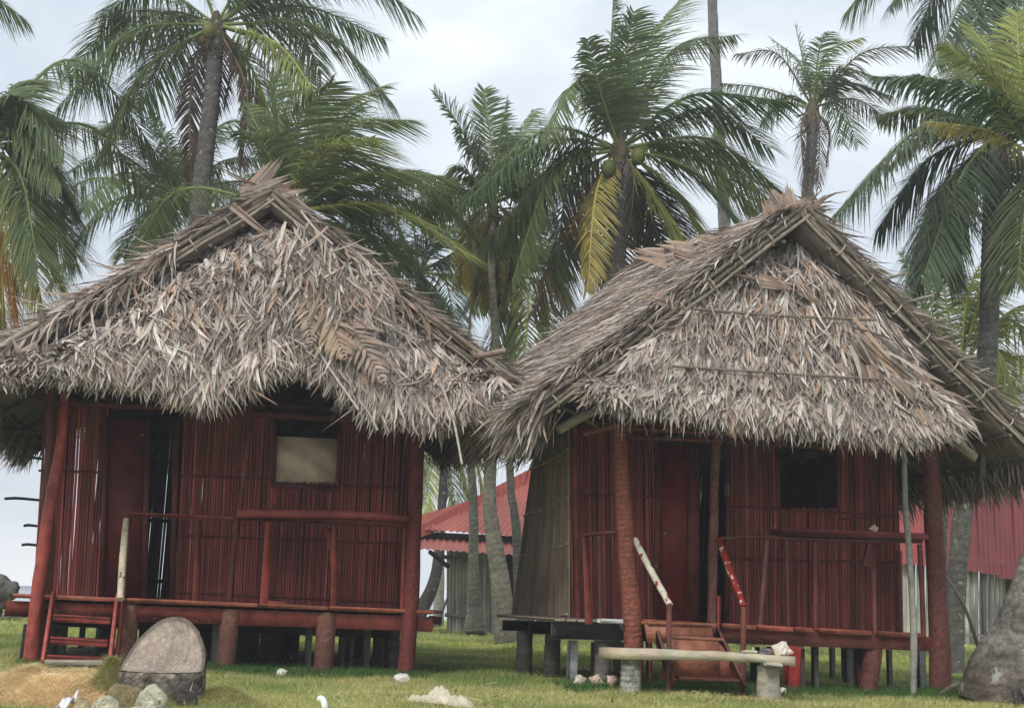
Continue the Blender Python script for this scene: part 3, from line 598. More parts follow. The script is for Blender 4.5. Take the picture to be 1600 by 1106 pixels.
gable_back(HL, hl, apL, A0z+dp*1.01-HL.e*.6+zt2, A1z+dp*1.01+HL.e*.5+zt2)
# ================================================================== RIGHT HUT
hr = empty('thatched_hut', HR.g(1225, 2.0, 0), 'thatched hut on the right with a black window opening and a low porch stair', 'hut', 'thatched stilt huts')
H = HR
mb = MB(); cane_wall(mb, H, [(893, 967), (1150, 976), (1405, 988)], [(889, 668), (1150, 676), (1402, 690)], WV, .032, [(1026, 1136, 600, 1100), (1217, 1309, 600, 796)], battens=[[(893, 772), (1028, 776)], [(1136, 790), (1403, 806)], [(1136, 873), (1403, 878)], [(1310, 810), (1403, 806)]])
part('front_wall', mb, M['cane'], hr)
B0 = H.at(890, 968, WV); B1 = H.at(1408, 990, WV); B0z = B0.copy(); B0z[2] = .62; B1z = B1.copy(); B1z[2] = .58
Z2 = np.array([0, 0, 2.15])
FL = H.at(800, 966, WV+2.9); FLt = H.at(838, 700, WV+2.9)
FLb = FL.copy(); FLb[2] = .62
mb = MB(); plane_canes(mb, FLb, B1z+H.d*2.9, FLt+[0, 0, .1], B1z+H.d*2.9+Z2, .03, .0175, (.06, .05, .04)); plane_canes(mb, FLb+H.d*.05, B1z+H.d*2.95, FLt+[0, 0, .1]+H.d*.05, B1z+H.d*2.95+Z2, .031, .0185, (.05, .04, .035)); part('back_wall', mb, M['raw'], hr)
mb = MB(); T0 = H.at(889, 668, WV); plane_canes(mb, B0z, FLb, T0, FLt+[0, 0, .1], .0235, .0125, (.35, .265, .19), ragged=.01)
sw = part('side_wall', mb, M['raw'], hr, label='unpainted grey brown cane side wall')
for (y0, y1, dy, rt) in ((703, 732, 3, .014), (776, 805, 4, .013), (849, 867, 6, .012), (960, 941, 10, .012)):
    a = H.at(891, y0, WV); f = lambda k: H.at(891-(891-(836-(y1-700)*.13))*k, y0+(y1-y0)*k+dy*math.sin(k*3.1), WV+2.9*k)
    mb = MB(); P = np.array([f(k)-H.e*.03 for k in np.linspace(0, 1, 14)]); P += rng.normal(0, .004, P.shape); tube(mb, P, rt*1.3, 6, (.48, .40, .30), lump=.3, colvar=.25); part('batten', mb, M['wood'], sw)
mb = MB(); plane_canes(mb, B1z, B1z+H.d*2.9, B1z+Z2, B1z+H.d*2.9+Z2, .031, .0175, (.11, .04, .035)); part('side_wall', mb, M['cane'], hr)
# door
mb = MB(); quad_slab(mb, H, [(1029, 971), (1091, 975), (1093, 700), (1034, 692)], WV-.03, .03, (.20, .022, .02)); part('door', mb, M['paint'], hr, label='smooth dark red plywood door panel')
mb = MB(); quad_slab(mb, H, [(1022, 971), (1030, 971), (1034, 688), (1027, 688)], WV-.055, .05, DRED); quad_slab(mb, H, [(1072, 973), (1091, 974), (1094, 700), (1078, 699)], WV-.045, .014, (.15, .03, .025)); quad_slab(mb, H, [(1133, 976), (1139, 976), (1143, 690), (1137, 690)], WV-.055, .05, DRED); part('door_frame', mb, M['paint'], hr)
mb = MB(); box_axes(mb, H.at(1136, 765, WV-.08), H.e*.025, H.d*.02, up*.07, (.25, .20, .16)); part('hinge_block', mb, M['wood'], hr)
mb = MB(); quad_slab(mb, H, [(1309, 800), (1315, 800), (1315, 694), (1309, 694)], WV-.03, .04, DRED); part('window_frame', mb, M['paint'], hr); mb = MB(); quad_slab(mb, H, [(1212, 797), (1217, 797), (1217, 692), (1212, 692)], WV-.03, .04, DRED); part('window_frame', mb, M['paint'], hr)
for pts, rr, c, v in (([(968, 668), (1150, 678), (1300, 690), (1455, 704)], .032, (.15, .045, .035), -.02), ([(972, 682), (1150, 690), (1300, 700)], .028, (.12, .035, .03), .1), ([(885, 658), (1150, 668), (1410, 684)], .035, (.12, .04, .03), WV-.02), ([(1450, 700), (1500, 703)], .03, (.13, .05, .04), 0)):
    mb = MB(); tube(mb, H.path(pts, v, 24), rr, 8, c, lump=.08, colvar=.1); part('lintel_pole', mb, M['paint'], hr)
mb = MB(); tube(mb, H.path([(912, 678), (950, 668), (982, 660)], -.1, 8), .025, 7, (.2, .09, .06), lump=.2); part('lashed_pole', mb, M['wood'], hr)
# light bulb under the eave
mb = MB(); c = H.at(1269, 685, -.2)
k = 9; th = np.linspace(0, np.pi, k)
tube(mb, np.stack([np.full(k, c[0]), np.full(k, c[1]), c[2]+.035*np.cos(th)], 1), .035*np.sin(th)+.004, 10, (.85, .86, .84)); tube(mb, np.array([c+[0, 0, .03], c+[0, 0, .09]]), .014, 8, (.6, .6, .6)); part('light_bulb', mb, M['plastic'], hr, smooth=True)
mb = MB(); tube(mb, np.array([c+[0, 0, .085], c+[.02, 0, .3], c+[0.02, .1, .5]]), .005, 5, (.1, .1, .1)); part('bulb_cord', mb, M['dark'], hr)
# deck
mb = MB(); slab_planks(mb, H, 1003, 1442, 973, 994, .0, 4.1, 22, .04, col=(.30, .075, .04)); dk = part('deck', mb, M['paint'], hr)
for x0, x1 in ((1003, 1108), (1126, 1180), (1182, 1238), (1240, 1268), (1278, 1360), (1370, 1440)):
    mb = MB(); f_ = lambda x: 971+(x-1003)*.049; bar(mb, H.at(x0, f_(x0), -.04), H.at(x1, f_(x1), -.04), .06, .05, col=tintv((.34, .10, .055), 1, .15)[0]); part('edge_board', mb, M['paint'], dk)
mb = MB(); slab_planks(mb, H, 866, 972, 968, 971, .0, 2.4, 6, .03, col=(.24, .20, .16)); part('deck', mb, M['wood'], hr, label='unpainted grey deck boards beside the porch')
mb = MB(); box_axes(mb, H.at(953, 970, -.03), H.e*.12, H.d*.06, up*.022, (.6, .6, .57)); part('white_board_end', mb, M['plastic'], hr)
mb = MB(); a, b = H.at(1060, 988, .02), H.at(1456, 1004, .02); bar(mb, a-[0, 0, .01], b-[0, 0, .01], .07, .15, col=(.17, .05, .035), bev=.01); tube(mb, np.array([b-H.d*.04-[0, 0, .01], b+H.e*.02-H.d*.04-[0, 0, .01]]), .07, 10, (.30, .06, .035)); part('floor_beam', mb, M['paint'], hr)
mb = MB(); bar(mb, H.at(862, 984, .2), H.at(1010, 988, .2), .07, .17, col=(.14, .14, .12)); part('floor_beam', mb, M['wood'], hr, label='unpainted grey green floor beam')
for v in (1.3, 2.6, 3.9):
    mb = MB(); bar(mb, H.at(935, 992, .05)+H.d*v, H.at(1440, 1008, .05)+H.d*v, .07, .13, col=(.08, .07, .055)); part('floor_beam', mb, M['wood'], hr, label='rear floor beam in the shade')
# posts
post(H, hr, [(966, 664), (972, 760), (980, 880), (990, 1000)], [24, 27, 30, 32], .0, (.26, .085, .055), 'redbark', n=18, ring=.07, k=150, label='orange brown ringed palm trunk post')
post(H, hr, [(1120, 672), (1115, 800), (1112, 978)], [15, 16, 16], .12, (.17, .075, .055), 'redbark', ext=False, lump=.1)
post(H, hr, [(1454, 692), (1458, 800), (1466, 950), (1470, 1076)], [29, 33, 37], .0, (.14, .05, .04), 'redbark', n=22, lump=.04, k=60, label='thick fuzzy red brown corner post')
post(H, hr, [(1412, 700), (1415, 790), (1423, 900), (1428, 1000), (1427, 1080)], [9, 11, 12], -.25, (.30, .29, .26), 'wood', lump=.12, label='thin bare grey pole before the porch rail')
post(H, hr, [(1404, 860), (1406, 988)], 12, .9, (.18, .035, .03), ext=False); post(H, hr, [(897, 665), (903, 968)], 10, WV-.04, RED, ext=False)
# railings
mb = MB(); tube(mb, H.path([(905, 837), (930, 833), (966, 831)], -.0, 10), .02, 7, (.12, .035, .03), lump=.15); r1 = part('railing', mb, M['paint'], hr)
mb = MB(); bar(mb, H.at(914, 838, 0), H.at(919, 975, 0), 11*H.m(), .05, up=H.d, col=(.23, .05, .04)); part('rail_post', mb, M['paint'], r1)
mb = MB(); tube(mb, H.path([(936, 838), (938, 970)], .15, 10), .025, 7, (.12, .045, .035), lump=.1); part('rail_post', mb, M['paint'], r1)
mb = MB(); tube(mb, H.path([(1126, 841), (1190, 838), (1260, 842), (1440, 846)], -.02, 20), .021, 7, (.13, .05, .04), lump=.15); r2 = part('railing', mb, M['paint'], hr)
for (x0, y0, x1, y1, wp, c) in ((1198, 842, 1187, 980, 9, (.14, .06, .05)), (1273, 845, 1274, 984, 8, (.18, .04, .035)), (1364, 878, 1367, 990, 8, (.19, .05, .04)), (1437, 850, 1443, 996, 9, (.17, .04, .035)), (1227, 846, 1232, 982, 7, (.12, .03, .03))):
    mb = MB(); tube(mb, H.path([(x0, y0), ((x0+x1)/2+random.uniform(-1, 1), (y0+y1)/2), (x1, y1)], 0, 12), wp*H.m()/2, 8, c, lump=.08, colvar=.1); part('rail_post', mb, M['paint'], r2)
mb = MB(); bar(mb, H.at(1366, 848, -.01), H.at(1356, 886, -.01), .14, .04, up=H.d, col=(.14, .03, .028)); part('rail_brace', mb, M['paint'], r2)
mb = MB(); bar(mb, H.at(1212, 831, 0), H.at(1441, 839, 0), .26, .07, col=(.18, .035, .03)); part('counter_shelf', mb, M['paint'], hr)
mbk = mat('peeling_red_white', .5, 8, .85, 1.15, .4, 30, spot=((.26, .03, .02), 12, .56)); mbk2 = mat('glossy_red_white', .35, 8, .85, 1.15, .4, 30, spot=((.55, .48, .40), 13, .57))
for pts, ml, c, lab in (([(992, 842, -.02), (1018, 893, -.3), (1047, 945, -.62)], mbk, (.62, .58, .48), 'peeling white and red handrail beside the left newel'), ([(1123, 842, -.02), (1140, 890, -.3), (1163, 948, -.62)], mbk2, (.25, .025, .018), 'glossy red handrail flecked with white')):
    mb = MB(); tube(mb, H.path(pts, 0, 24), .032, 9, c, lump=.1); part('handrail', mb, ml, hr, smooth=True, label=lab)
post(H, hr, [(1046, 945), (1044, 1064)], 9, -.62, (.15, .05, .04), lump=.08, name='newel_post'); post(H, hr, [(1162, 948), (1160, 1064)], 9, -.62, (.16, .05, .04), lump=.08, name='newel_post')
mb = MB(); bar(mb, H.at(1123, 930, -.1), H.at(1122, 994, -.1), 6*H.m(), .04, up=H.d, col=REDB); part('newel_post', mb, M['paint'], hr)
# stair
ORG = (.24, .065, .035)
mb = MB(); quad_slab(mb, H, [(1012, 1004), (1116, 1006), (1112, 978), (1008, 975)], -.24, .03, (.34, .13, .075)); s2 = part('stair', mb, M['paint'], hr)
mb = MB(); quad_slab(mb, H, [(1030, 1062), (1124, 1062), (1122, 998), (1048, 996)], -.46, .025, (.36, .14, .08)); quad_slab(mb, H, [(1124, 1062), (1150, 1062), (1150, 1040), (1122, 1000)], -.44, .02, (.24, .08, .05)); part('riser', mb, M['paint'], s2)
for (xa, xb, y, yb, v) in ((1006, 1114, 973, 975, -.15), (1044, 1124, 995, 998, -.36), (1055, 1152, 1058, 1062, -.56)):
    mb = MB(); bar(mb, H.at(xa, y, v), H.at(xb, yb, v), .22, .028, col=(.42, .17, .10)); part('tread', mb, M['paint'], s2)
for (a, b) in (((1020, 975, -.1), (1052, 1068, -.7)), ((1120, 985, -.1), (1163, 1076, -.72)), ((1014, 980, -.05), (1014, 1070, -.05))):
    mb = MB(); bar(mb, H.at(*a), H.at(*b), .035, .1, up=H.d, col=(.16, .05, .035)); part('stringer', mb, M['paint'], s2)
# stilts
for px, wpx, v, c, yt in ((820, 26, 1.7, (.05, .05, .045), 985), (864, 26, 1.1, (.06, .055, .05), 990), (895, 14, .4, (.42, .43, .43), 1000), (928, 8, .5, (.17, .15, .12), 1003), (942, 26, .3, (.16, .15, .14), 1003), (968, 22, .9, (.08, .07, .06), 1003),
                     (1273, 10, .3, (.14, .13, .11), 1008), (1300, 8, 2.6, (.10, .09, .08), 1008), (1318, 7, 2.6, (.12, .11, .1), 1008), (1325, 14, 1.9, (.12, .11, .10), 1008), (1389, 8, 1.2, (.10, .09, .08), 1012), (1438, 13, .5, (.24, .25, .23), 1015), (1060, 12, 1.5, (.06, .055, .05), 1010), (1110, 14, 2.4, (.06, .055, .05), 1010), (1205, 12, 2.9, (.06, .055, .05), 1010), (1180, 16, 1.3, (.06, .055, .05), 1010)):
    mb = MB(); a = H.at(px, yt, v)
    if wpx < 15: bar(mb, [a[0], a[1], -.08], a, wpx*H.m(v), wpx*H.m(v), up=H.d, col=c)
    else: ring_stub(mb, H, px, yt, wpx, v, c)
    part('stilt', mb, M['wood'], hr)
mb = MB(); a = H.at(1363, 1008, .1); b = H.g(1352, .1); tube(mb, smooth_path([a, (a+b)/2+H.e*.02, b], 14), [.105, .09, .085], 12, (.15, .055, .045), ring=.08, colvar=.1); part('stilt', mb, M['redbark'], hr, label='leaning red palm trunk stilt')
mb = MB(); a = H.at(1343, 1010, .25); bar(mb, [a[0], a[1], -.08], a, .11, .08, up=H.d, col=(.12, .04, .035)); part('stilt', mb, M['wood'], hr)
mb = MB(); a = H.at(1236, 1028, .0); bar(mb, [a[0]-.02, a[1], -.08], a+[.02, 0, .12], .13, .12, up=H.d, col=(.33, .03, .02)); part('stilt', mb, M['paint'], hr, label='bright red painted short stilt')
mb = MB(); a = H.at(1247, 1028, .25); bar(mb, [a[0], a[1], -.08], a+[0, 0, .1], .10, .12, up=H.d, col=(.20, .10, .08)); part('stilt', mb, M['wood'], hr)
# roof
planesR, apR = roof(H, hr, (1252, 330), (838, 640), (1632, 722), backL=((1012, 408), (705, 675)), sag=.02)
build_roof(H, hr, planesR, apR, 3200, 9000, (.66, .16, .14, .04))
gable_back(H, hr, apR+[0, 0, -.3], FLb+[0, 0, 2.1]-H.e*.1, B1z+H.d*2.95+H.e*.4+[0, 0, 2.0], v=4.0)
# dense combed straw on the visible left roof plane
pl, ow, _ = planesR[0]; mb = MB(); thatch(mb, pl, 26000, ow, L_=(.22, .5), W_=(.004, .011), lift=.035, grav=.0, off=.12, mix=(.62, .18, .16, .04), yaw=.14, curl=.12)
fringe(mb, [pl.at(np.array([s]), np.array([.98]))[0] for s in np.linspace(0, 1, 14)], 5200, -H.e*.45+np.array([0, 0, -1.0]), -H.e, L_=(.18, .5), jit=.09, mix=(.45, .4, .12, .03), yaw=.35, lift=.05)
part('roof_straw', mb, M['thatch'], hr)
mb = MB(); Pn = lambda x, y, v: H.at(x, y, v)
for k in range(16):
    s = k/15; q = planesR[0][0].at(np.array([s]), np.array([.03]))[0]+up*.10; ridge_leaves(mb, [(q, -H.e*random.uniform(.6, 1)+up*random.uniform(-.6, -.15), H.d, random.uniform(.35, .6), .34)])
ridge_leaves(mb, [(Pn(1235, 330, RV), H.e*-.1+up, H.e, .32, .22), (Pn(1240, 335, RV), H.e*.6+up*.6, up-H.e, .34, .14), (Pn(1225, 325, RV+.1), -H.e*.5+up*.5, H.e+up, .3, .16), (Pn(1215, 345, RV), -H.e*.4+up*.7, H.e, .3, .2), (Pn(1252, 325, RV), H.e*.8+up*.25, up, .3, .1)])
c0 = Pn(1262, 335, RV+.1)
for k in range(26):
    ridge_leaves(mb, []); a = random.uniform(.3, 1.9); strips(mb, c0[None]+rng.normal(0, .05, (1, 3)), np.array([H.e*math.cos(a)+up*math.sin(a)]), -H.d[None], np.array([random.uniform(.3, .5)]), np.array([.014]), tintv((.17, .14, .10), 1), lift=0, grav=.3)
for k in range(3): q = Pn(1130+k*-45, 385+k*9, RV+1.2); ridge_leaves(mb, [(q, -H.e*.9+up*.1, H.d*.4+up, .45, .25), (q+H.e*.2, H.e*-.3+up*.6, H.e, .22, .16)])
part('ridge_cap', mb, M['thatch'], hr)
mb = MB()
for (x, y) in ((1435, 465), (1462, 500), (1480, 525), (1500, 560), (1530, 580), (1552, 607), (1600, 640), (1400, 430)):
    a = H.at(x-45, y+14, RV-.02); b = H.at(x+18+random.uniform(-5, 8), y-4, RV-.12); tube(mb, smooth_path([a, (a+b)/2, b], 8), .014, 6, (.27, .24, .18), lump=.12)
part('batten_ends', mb, M['wood'], hr)
mb = MB(); tube(mb, H.path([(958, 628), (930, 642), (900, 655), (872, 672)], RV+.5, 8), .045, 8, (.38, .32, .25), lump=.12); part('eave_pole', mb, M['wood'], hr)
mb = MB(); bar(mb, H.at(1462, 668, -.4), H.at(1525, 716, -.4), .05, .09, col=(.30, .24, .17)); part('eave_plank', mb, M['wood'], hr)
mb = MB(); bar(mb, H.at(1536, 690, -.1), H.at(1534, 745, -.1), .07, .05, up=H.d, col=(.17, .14, .12)); part('eave_plank', mb, M['wood'], hr)
# gable skirt in three tiers
bot = [(925, 606), (985, 618), (1045, 622), (1110, 630), (1180, 642), (1255, 645), (1325, 655), (1390, 660), (1445, 656), (1485, 648)]
r3 = [(-.72, [(985, 580), (1040, 560), (1090, 555), (1140, 560), (1200, 565), (1260, 568), (1320, 572), (1370, 578), (1420, 590), (1470, 620)]), (-1.0, [(940, 605), (1005, 600), (1068, 600), (1128, 608), (1195, 612), (1260, 617), (1325, 622), (1380, 624), (1430, 628), (1470, 632)]), (-1.12, bot)]
r2_ = [(-.5, [(1060, 490), (1100, 470), (1130, 468), (1165, 470), (1200, 472), (1245, 474), (1290, 476), (1330, 478), (1370, 490), (1400, 520)]), (-.82, [(1010, 535), (1060, 520), (1105, 520), (1150, 525), (1200, 528), (1250, 530), (1300, 534), (1350, 540), (1400, 560), (1440, 590)]), (-1.0, [(975, 570), (1030, 575), (1080, 575), (1140, 585), (1200, 590), (1260, 590), (1320, 598), (1370, 598), (1415, 600), (1445, 612)])]
r1_ = [(-.3, [(1135, 420), (1160, 404), (1185, 396), (1205, 390), (1225, 386), (1245, 386), (1265, 390), (1285, 398), (1305, 412), (1330, 435)]), (-.6, [(1095, 455), (1125, 440), (1155, 435), (1185, 432), (1215, 430), (1245, 432), (1275, 436), (1305, 445), (1340, 465), (1370, 490)]), (-.75, [(1065, 490), (1100, 480), (1140, 482), (1175, 485), (1210, 488), (1250, 490), (1290, 494), (1330, 500), (1370, 512), (1405, 535)])]
mx_ = (.67, .13, .15, .05)
skirt(H, hr, r1_, 2600, (.5, .2, .16, .14), L_=(.2, .42), tail=500, lift=.1, yaw=.2, nb=1)
skirt(H, hr, r2_, 5200, mx_, L_=(.13, .27), W_=(.010, .027), tail=900, lift=.11, yaw=.14, clump=.4, rowsn=5)
skirt(H, hr, r3, 8500, mx_, L_=(.14, .30), W_=(.011, .030), tail=1500, lift=.09, yaw=.13, clump=.4, rowsn=6)
mb = MB(); tube(mb, H.path([(1085, 483), (1200, 492), (1370, 500)], -.92, 20), .014, 6, (.20, .16, .13), lump=.15); part('tie_pole', mb, M['wood'], hr)
mb = MB(); tube(mb, H.path([(1050, 572), (1200, 582), (1400, 594)], -1.12, 20), .012, 6, (.20, .16, .13), lump=.15); part('tie_pole', mb, M['wood'], hr)
mb = MB(); tube(mb, H.path([(1130, 425), (1210, 442), (1280, 452)], -.8, 20), .018, 6, (.20, .15, .12), lump=.2); part('tie_pole', mb, M['wood'], hr)
mb = MB()
dl_ = ([(Pn(1185, 438, -.85), H.e*.9+up*-.1, up, .5, .13), (Pn(1245, 448, -.85), H.e*.8-up*.4, up, .4, .13), (Pn(1345, 540, -1.0), H.e*.5-up*.8, H.e, .38, .2), (Pn(1355, 570, -1.1), H.e*.3-up, H.e, .34, .2), (Pn(1060, 475, -.85), -H.e+up*.1, up, .35, .12), (Pn(1395, 590, -1.2), H.e*.7-up*.7, H.e, .4, .2), (Pn(1145, 640, -1.25), H.e*.1-up, H.e, .35, .14), (Pn(960, 590, -1.0), -H.e*.3-up, H.e, .4, .14), (Pn(1440, 640, -1.25), H.e*.5-up, H.e, .35, .16)])
for q_ in dl_: mb = MB(); ridge_leaves(mb, [q_]); part('dry_leaf', mb, M['thatch'], hr)
mb = MB()
for k in range(90):
    s = k/89; x = 1330+150*s+rng.normal(0, 8); y = 520+120*s+rng.normal(0, 14); strips(mb, Pn(x, y, -1.1)[None], (H.e*.9-up*.75)[None], (-H.d)[None], np.array([random.uniform(.25, .5)]), np.array([random.uniform(.012, .024)]), thatch_cols(1, (.5, .2, .1, .2)), lift=.12, grav=.2)
part('gable_thatch', mb, M['thatch'], hr, label='loose brown dry leaves along the right side of the gable')
mb = MB()
for v in (.0, WV+.05, 2.5, 4.0):
    for sgn in (0, 1):
        p = planesR[sgn][0]; u = (v-RV)/RL; P = [p.at(np.array([u]), np.array([t]))[0]-nrm(planesR[sgn][1])*.16 for t in np.linspace(0, 1, 8)]; tube(mb, P, .04, 7, (.13, .10, .08))
part('rafters', mb, M['wood'], hr)
# ================================================================== PALMS
GRN = (.15, .195, .085); GRL = (.27, .30, .09); YEL = (.40, .34, .10); ORG_ = (.48, .26, .10); BRN = (.17, .12, .085); DGR = (.105, .145, .08)
def frond_mesh(P0, P1, P2, col, ln=.75, n=70, g=.75, wind=.0, w=.0142, split=.0, tipcol=None):
    """rachis through P0 P1 P2; leaflets hang under gravity and stream with the wind"""
    mb = MB(); K = 26
    C = smooth_path([P0, P1, P2], K); Lr = np.linalg.norm(np.diff(C, axis=0), axis=1).sum()
    col = np.array(col); tc_ = np.array(tipcol if tipcol is not None else col)
    rc = np.clip(col*1.5+np.array([.05, .05, .0]), 0, .6)
    tube(mb, C, np.linspace(.035, .006, K)*(.6+Lr*.12), 5, rc, caps=False)
    t = np.linspace(.14, .995, n); t = np.clip(t+rng.normal(0, .004, n), .05, .999); idx = t*(K-1); i = np.minimum(idx.astype(int), K-2); f = (idx-i)[:, None]
    B_ = C[i]*(1-f)+C[i+1]*f; T = nrm(np.gradient(C, axis=0)); Tt = nrm(T[i]*(1-f)+T[i+1]*f)
    up_ = np.array([0, 0, 1.0]); side = np.cross(Tt, up_); sl = np.linalg.norm(side, axis=1, keepdims=True)
    ov = nrm(np.cross(C[-1]-C[0], up_)); side = nrm(side*sl+ov*(1-sl)*.8+ov*.02); nn = np.cross(side, Tt)
    prof = np.interp(t, [0, .2, .45, .75, 1], [.45, .85, 1, .8, .32])*ln
    for s in (-1, 1):
        tl = rng.normal(0, .10, (n, 3)); dr = nrm(Tt*(.45+.5*t[:, None]**2)+side*s*.85+nn*.12+tl)
        k = np.linspace(0, 1, 5)[None, :, None]; L_ = (prof*rng.uniform(.8, 1.1, n))[:, None, None]
        gg = np.array([wind, 0, -g])*(.75+.5*rng.random((n, 1, 1)))
        X = B_[:, None]+(dr[:, None]*k+gg*(k**1.6)*.85)*L_*.82
        dX = nrm(np.gradient(X, axis=1)); Wv = nrm(np.cross(dX, nn[:, None]+side[:, None]*.35*s))
        ww = np.array([.6, 1, .9, .6, .08])[None, :, None]*w*rng.uniform(.7, 1.25, (n, 1, 1))
        if split: keep = rng.random(n) > split
        else: keep = np.ones(n, bool)
        cc = col[None]*(1-t[:, None])+tc_[None]*t[:, None]; cc = np.clip(cc*np.exp(rng.normal(0, .22, (n, 1)))*np.exp(rng.normal(0, .05, (n, 3))), 0, 1)
        ribbons(mb, X[keep], (Wv*ww)[keep], cc[keep])
    return mb
def palm(crown, Y, fronds, trunk, tw, label, cat='palm tree', ln=.75, auto=6, wind=.15, nuts=0, ringc=(.17, .155, .135), g=.75, base=None, skirtn=0, tmat='bark', col=GRN, n=90, autolen=1.0, tring=.10, roughb=False, autoup=False):
    c = atY(crown[0], crown[1], Y)
    pts = [atY(p[0], p[1], Y+(p[2] if len(p) > 2 else 0)) for p in trunk]
    bs = onground(base if base is not None else trunk[-1][0], Y); bs[2] = -.08
    if pts[-1][2] > .25: pts.append(bs)
    else: bs = pts[-1]; 
    root = empty('palm_tree', (bs[0], bs[1], 0), label, cat, 'coconut palms round the huts')
    mb = MB(); m_ = pxm(Y)/2; P = smooth_path(pts, 150)
    tw_ = np.interp(np.linspace(0, 1, len(trunk)), np.linspace(0, 1, len(tw)), tw) if len(tw) != len(trunk) else np.array(tw, float)
    if len(pts) > len(trunk): tw_ = np.r_[tw_, tw_[-1]*1.25]
    q_ = np.array(pts); dq = np.r_[0, np.cumsum(np.linalg.norm(np.diff(q_, axis=0), axis=1))]; tw_ = np.interp(np.linspace(0, 1, 150), dq/dq[-1], tw_)
    tube(mb, P, tw_*m_, 14, ringc, ring=tring, rstep=.11, colvar=.14, caps=True); part('trunk', mb, M[tmat], root, smooth=False)
    if len(fronds) or auto:
        k = 10; a = nrm(pts[0]-pts[1])
        mb = MB(); tube(mb, np.array([c-a*.55, c-a*.3, c-a*.05, c+a*.25]), [tw[0]*m_*.95, tw[0]*m_*1.15, tw[0]*m_*1.2, tw[0]*m_*.3], 10, (.11, .09, .055), lump=.25, colvar=.25)
        ft = rng.random((60, 1)); strips(mb, c-a*.6+a*ft*.6+rng.normal(0, .08, (60, 3)), nrm(rng.normal(0, 1, (60, 3))*np.array([1, 1, .3])-a*.6), nrm(rng.normal(0, 1, (60, 3))), rng.uniform(.2, .5, 60), rng.uniform(.01, .03, 60), tintv((.13, .095, .055), 60), lift=0)
        part('crownshaft', mb, M['bark'], root)
    for fr in fronds:
        mid, tip = fr[0], fr[1]; o = dict(fr[2]) if len(fr) > 2 else {}
        dz = o.pop('d', random.uniform(-1.2, 1.2)); cl = o.pop('c', col); l2 = o.pop('l', ln)
        P2 = atY(tip[0], tip[1], Y+dz); P1 = atY(mid[0], mid[1], Y+dz*.45)
        cj = np.array(cl)*math.exp(random.gauss(0, .12)); kw = dict(g=g, wind=wind, n=n); kw.update(o)
        part('frond', frond_mesh(c, P1, P2, cj, l2, **kw), M['leaf'], root)
    for q in range(auto):
        az = q*2.4+random.random(); el = random.uniform(.1, 1.0) if not autoup else random.uniform(.6, 1.2); Lf = ln*4.2*autolen*random.uniform(.8, 1.1)
        hz = np.array([math.cos(az), abs(math.sin(az))*.9+.25, 0]); hz = hz/np.linalg.norm(hz)
        P1 = c+hz*Lf*.5*math.cos(el)+np.array([0, 0, Lf*.5*math.sin(el)]); P2 = c+hz*Lf*(.8 if el < .8 else .7)+np.array([wind*.8, 0, Lf*(math.sin(el)*.45-.28)])
        part('frond', frond_mesh(c, P1, P2, np.array(col)*math.exp(random.gauss(0, .15)), ln, g=g, wind=wind, n=n), M['leaf'], root)
    for q in range(skirtn):
        az = random.uniform(0, 6.28); hz = np.array([math.cos(az), math.sin(az), 0])
        P1 = c+hz*.35+np.array([0, 0, -.5]); P2 = c+hz*.28+np.array([0, 0, -1.9*random.uniform(.7, 1.1)]); part('dead_frond', frond_mesh(c-[0, 0, .1], P1, P2, (.11, .09, .07), ln*.45, g=1.1, wind=.0, n=34), M['leaf'], root)
    for q in range(nuts):
        az = random.uniform(0, 6.28); p = c+np.array([math.cos(az)*.3, math.sin(az)*.3-.1, -random.uniform(.15, .5)]); mb = MB(); th = np.linspace(0, np.pi, 8); tube(mb, np.stack([np.full(8, p[0]), np.full(8, p[1]), p[2]+.15*np.cos(th)], 1), .12*np.sin(th)+.003, 9, random.choice([(.20, .21, .06), (.26, .20, .07), (.14, .17, .05)])); part('coconut', mb, M['leaf'], root, smooth=True)
    return root
F = lambda *a, **k: (a[0], a[1], k)
# far ones first
palm((268, 300), 25, [F((165, 322), (76, 445), d=-.5), F((180, 238), (113, 268)), F((215, 225), (165, 190)), F((228, 350), (192, 402)), F((190, 270), (130, 330), d=-2), F((335, 280), (400, 330)), F((310, 230), (345, 200)), F((260, 230), (235, 175)), F((230, 380), (205, 440), c=GRL), F((315, 340), (340, 400)), F((340, 330), (420, 420), c=GRL), F((205, 200), (150, 205)), F((355, 250), (420, 250))],
     [(266, 300), (262, 420), (270, 600)], [15, 20, 24], 'low palm whose crown shows between the left roof and the tall left palm', ln=.95, base=285)
palm((655, 425), 27, [F((600, 330), (540, 330)), F((640, 330), (600, 270)), F((710, 350), (760, 350)), F((590, 420), (520, 470)), F((700, 480), (735, 560)), F((650, 500), (655, 590), c=GRL), F((740, 440), (800, 500), c=GRL), F((720, 400), (800, 410)), F((580, 370), (500, 400)), F((690, 330), (700, 280)), F((615, 470), (590, 560)), F((680, 520), (700, 620)), F((620, 380), (560, 430), c=GRL), F((665, 470), (690, 540))],
     [(655, 425), (690, 560), (728, 680), (739, 770), (740, 880), (741, 950), (742, 985)], [11, 11, 12, 13.5, 16, 22, 34], 'spotted grey straight trunk left of the thick curved trunk, dark crown above the left roof', ln=1.15, auto=4, col=DGR, ringc=(.22, .22, .18))
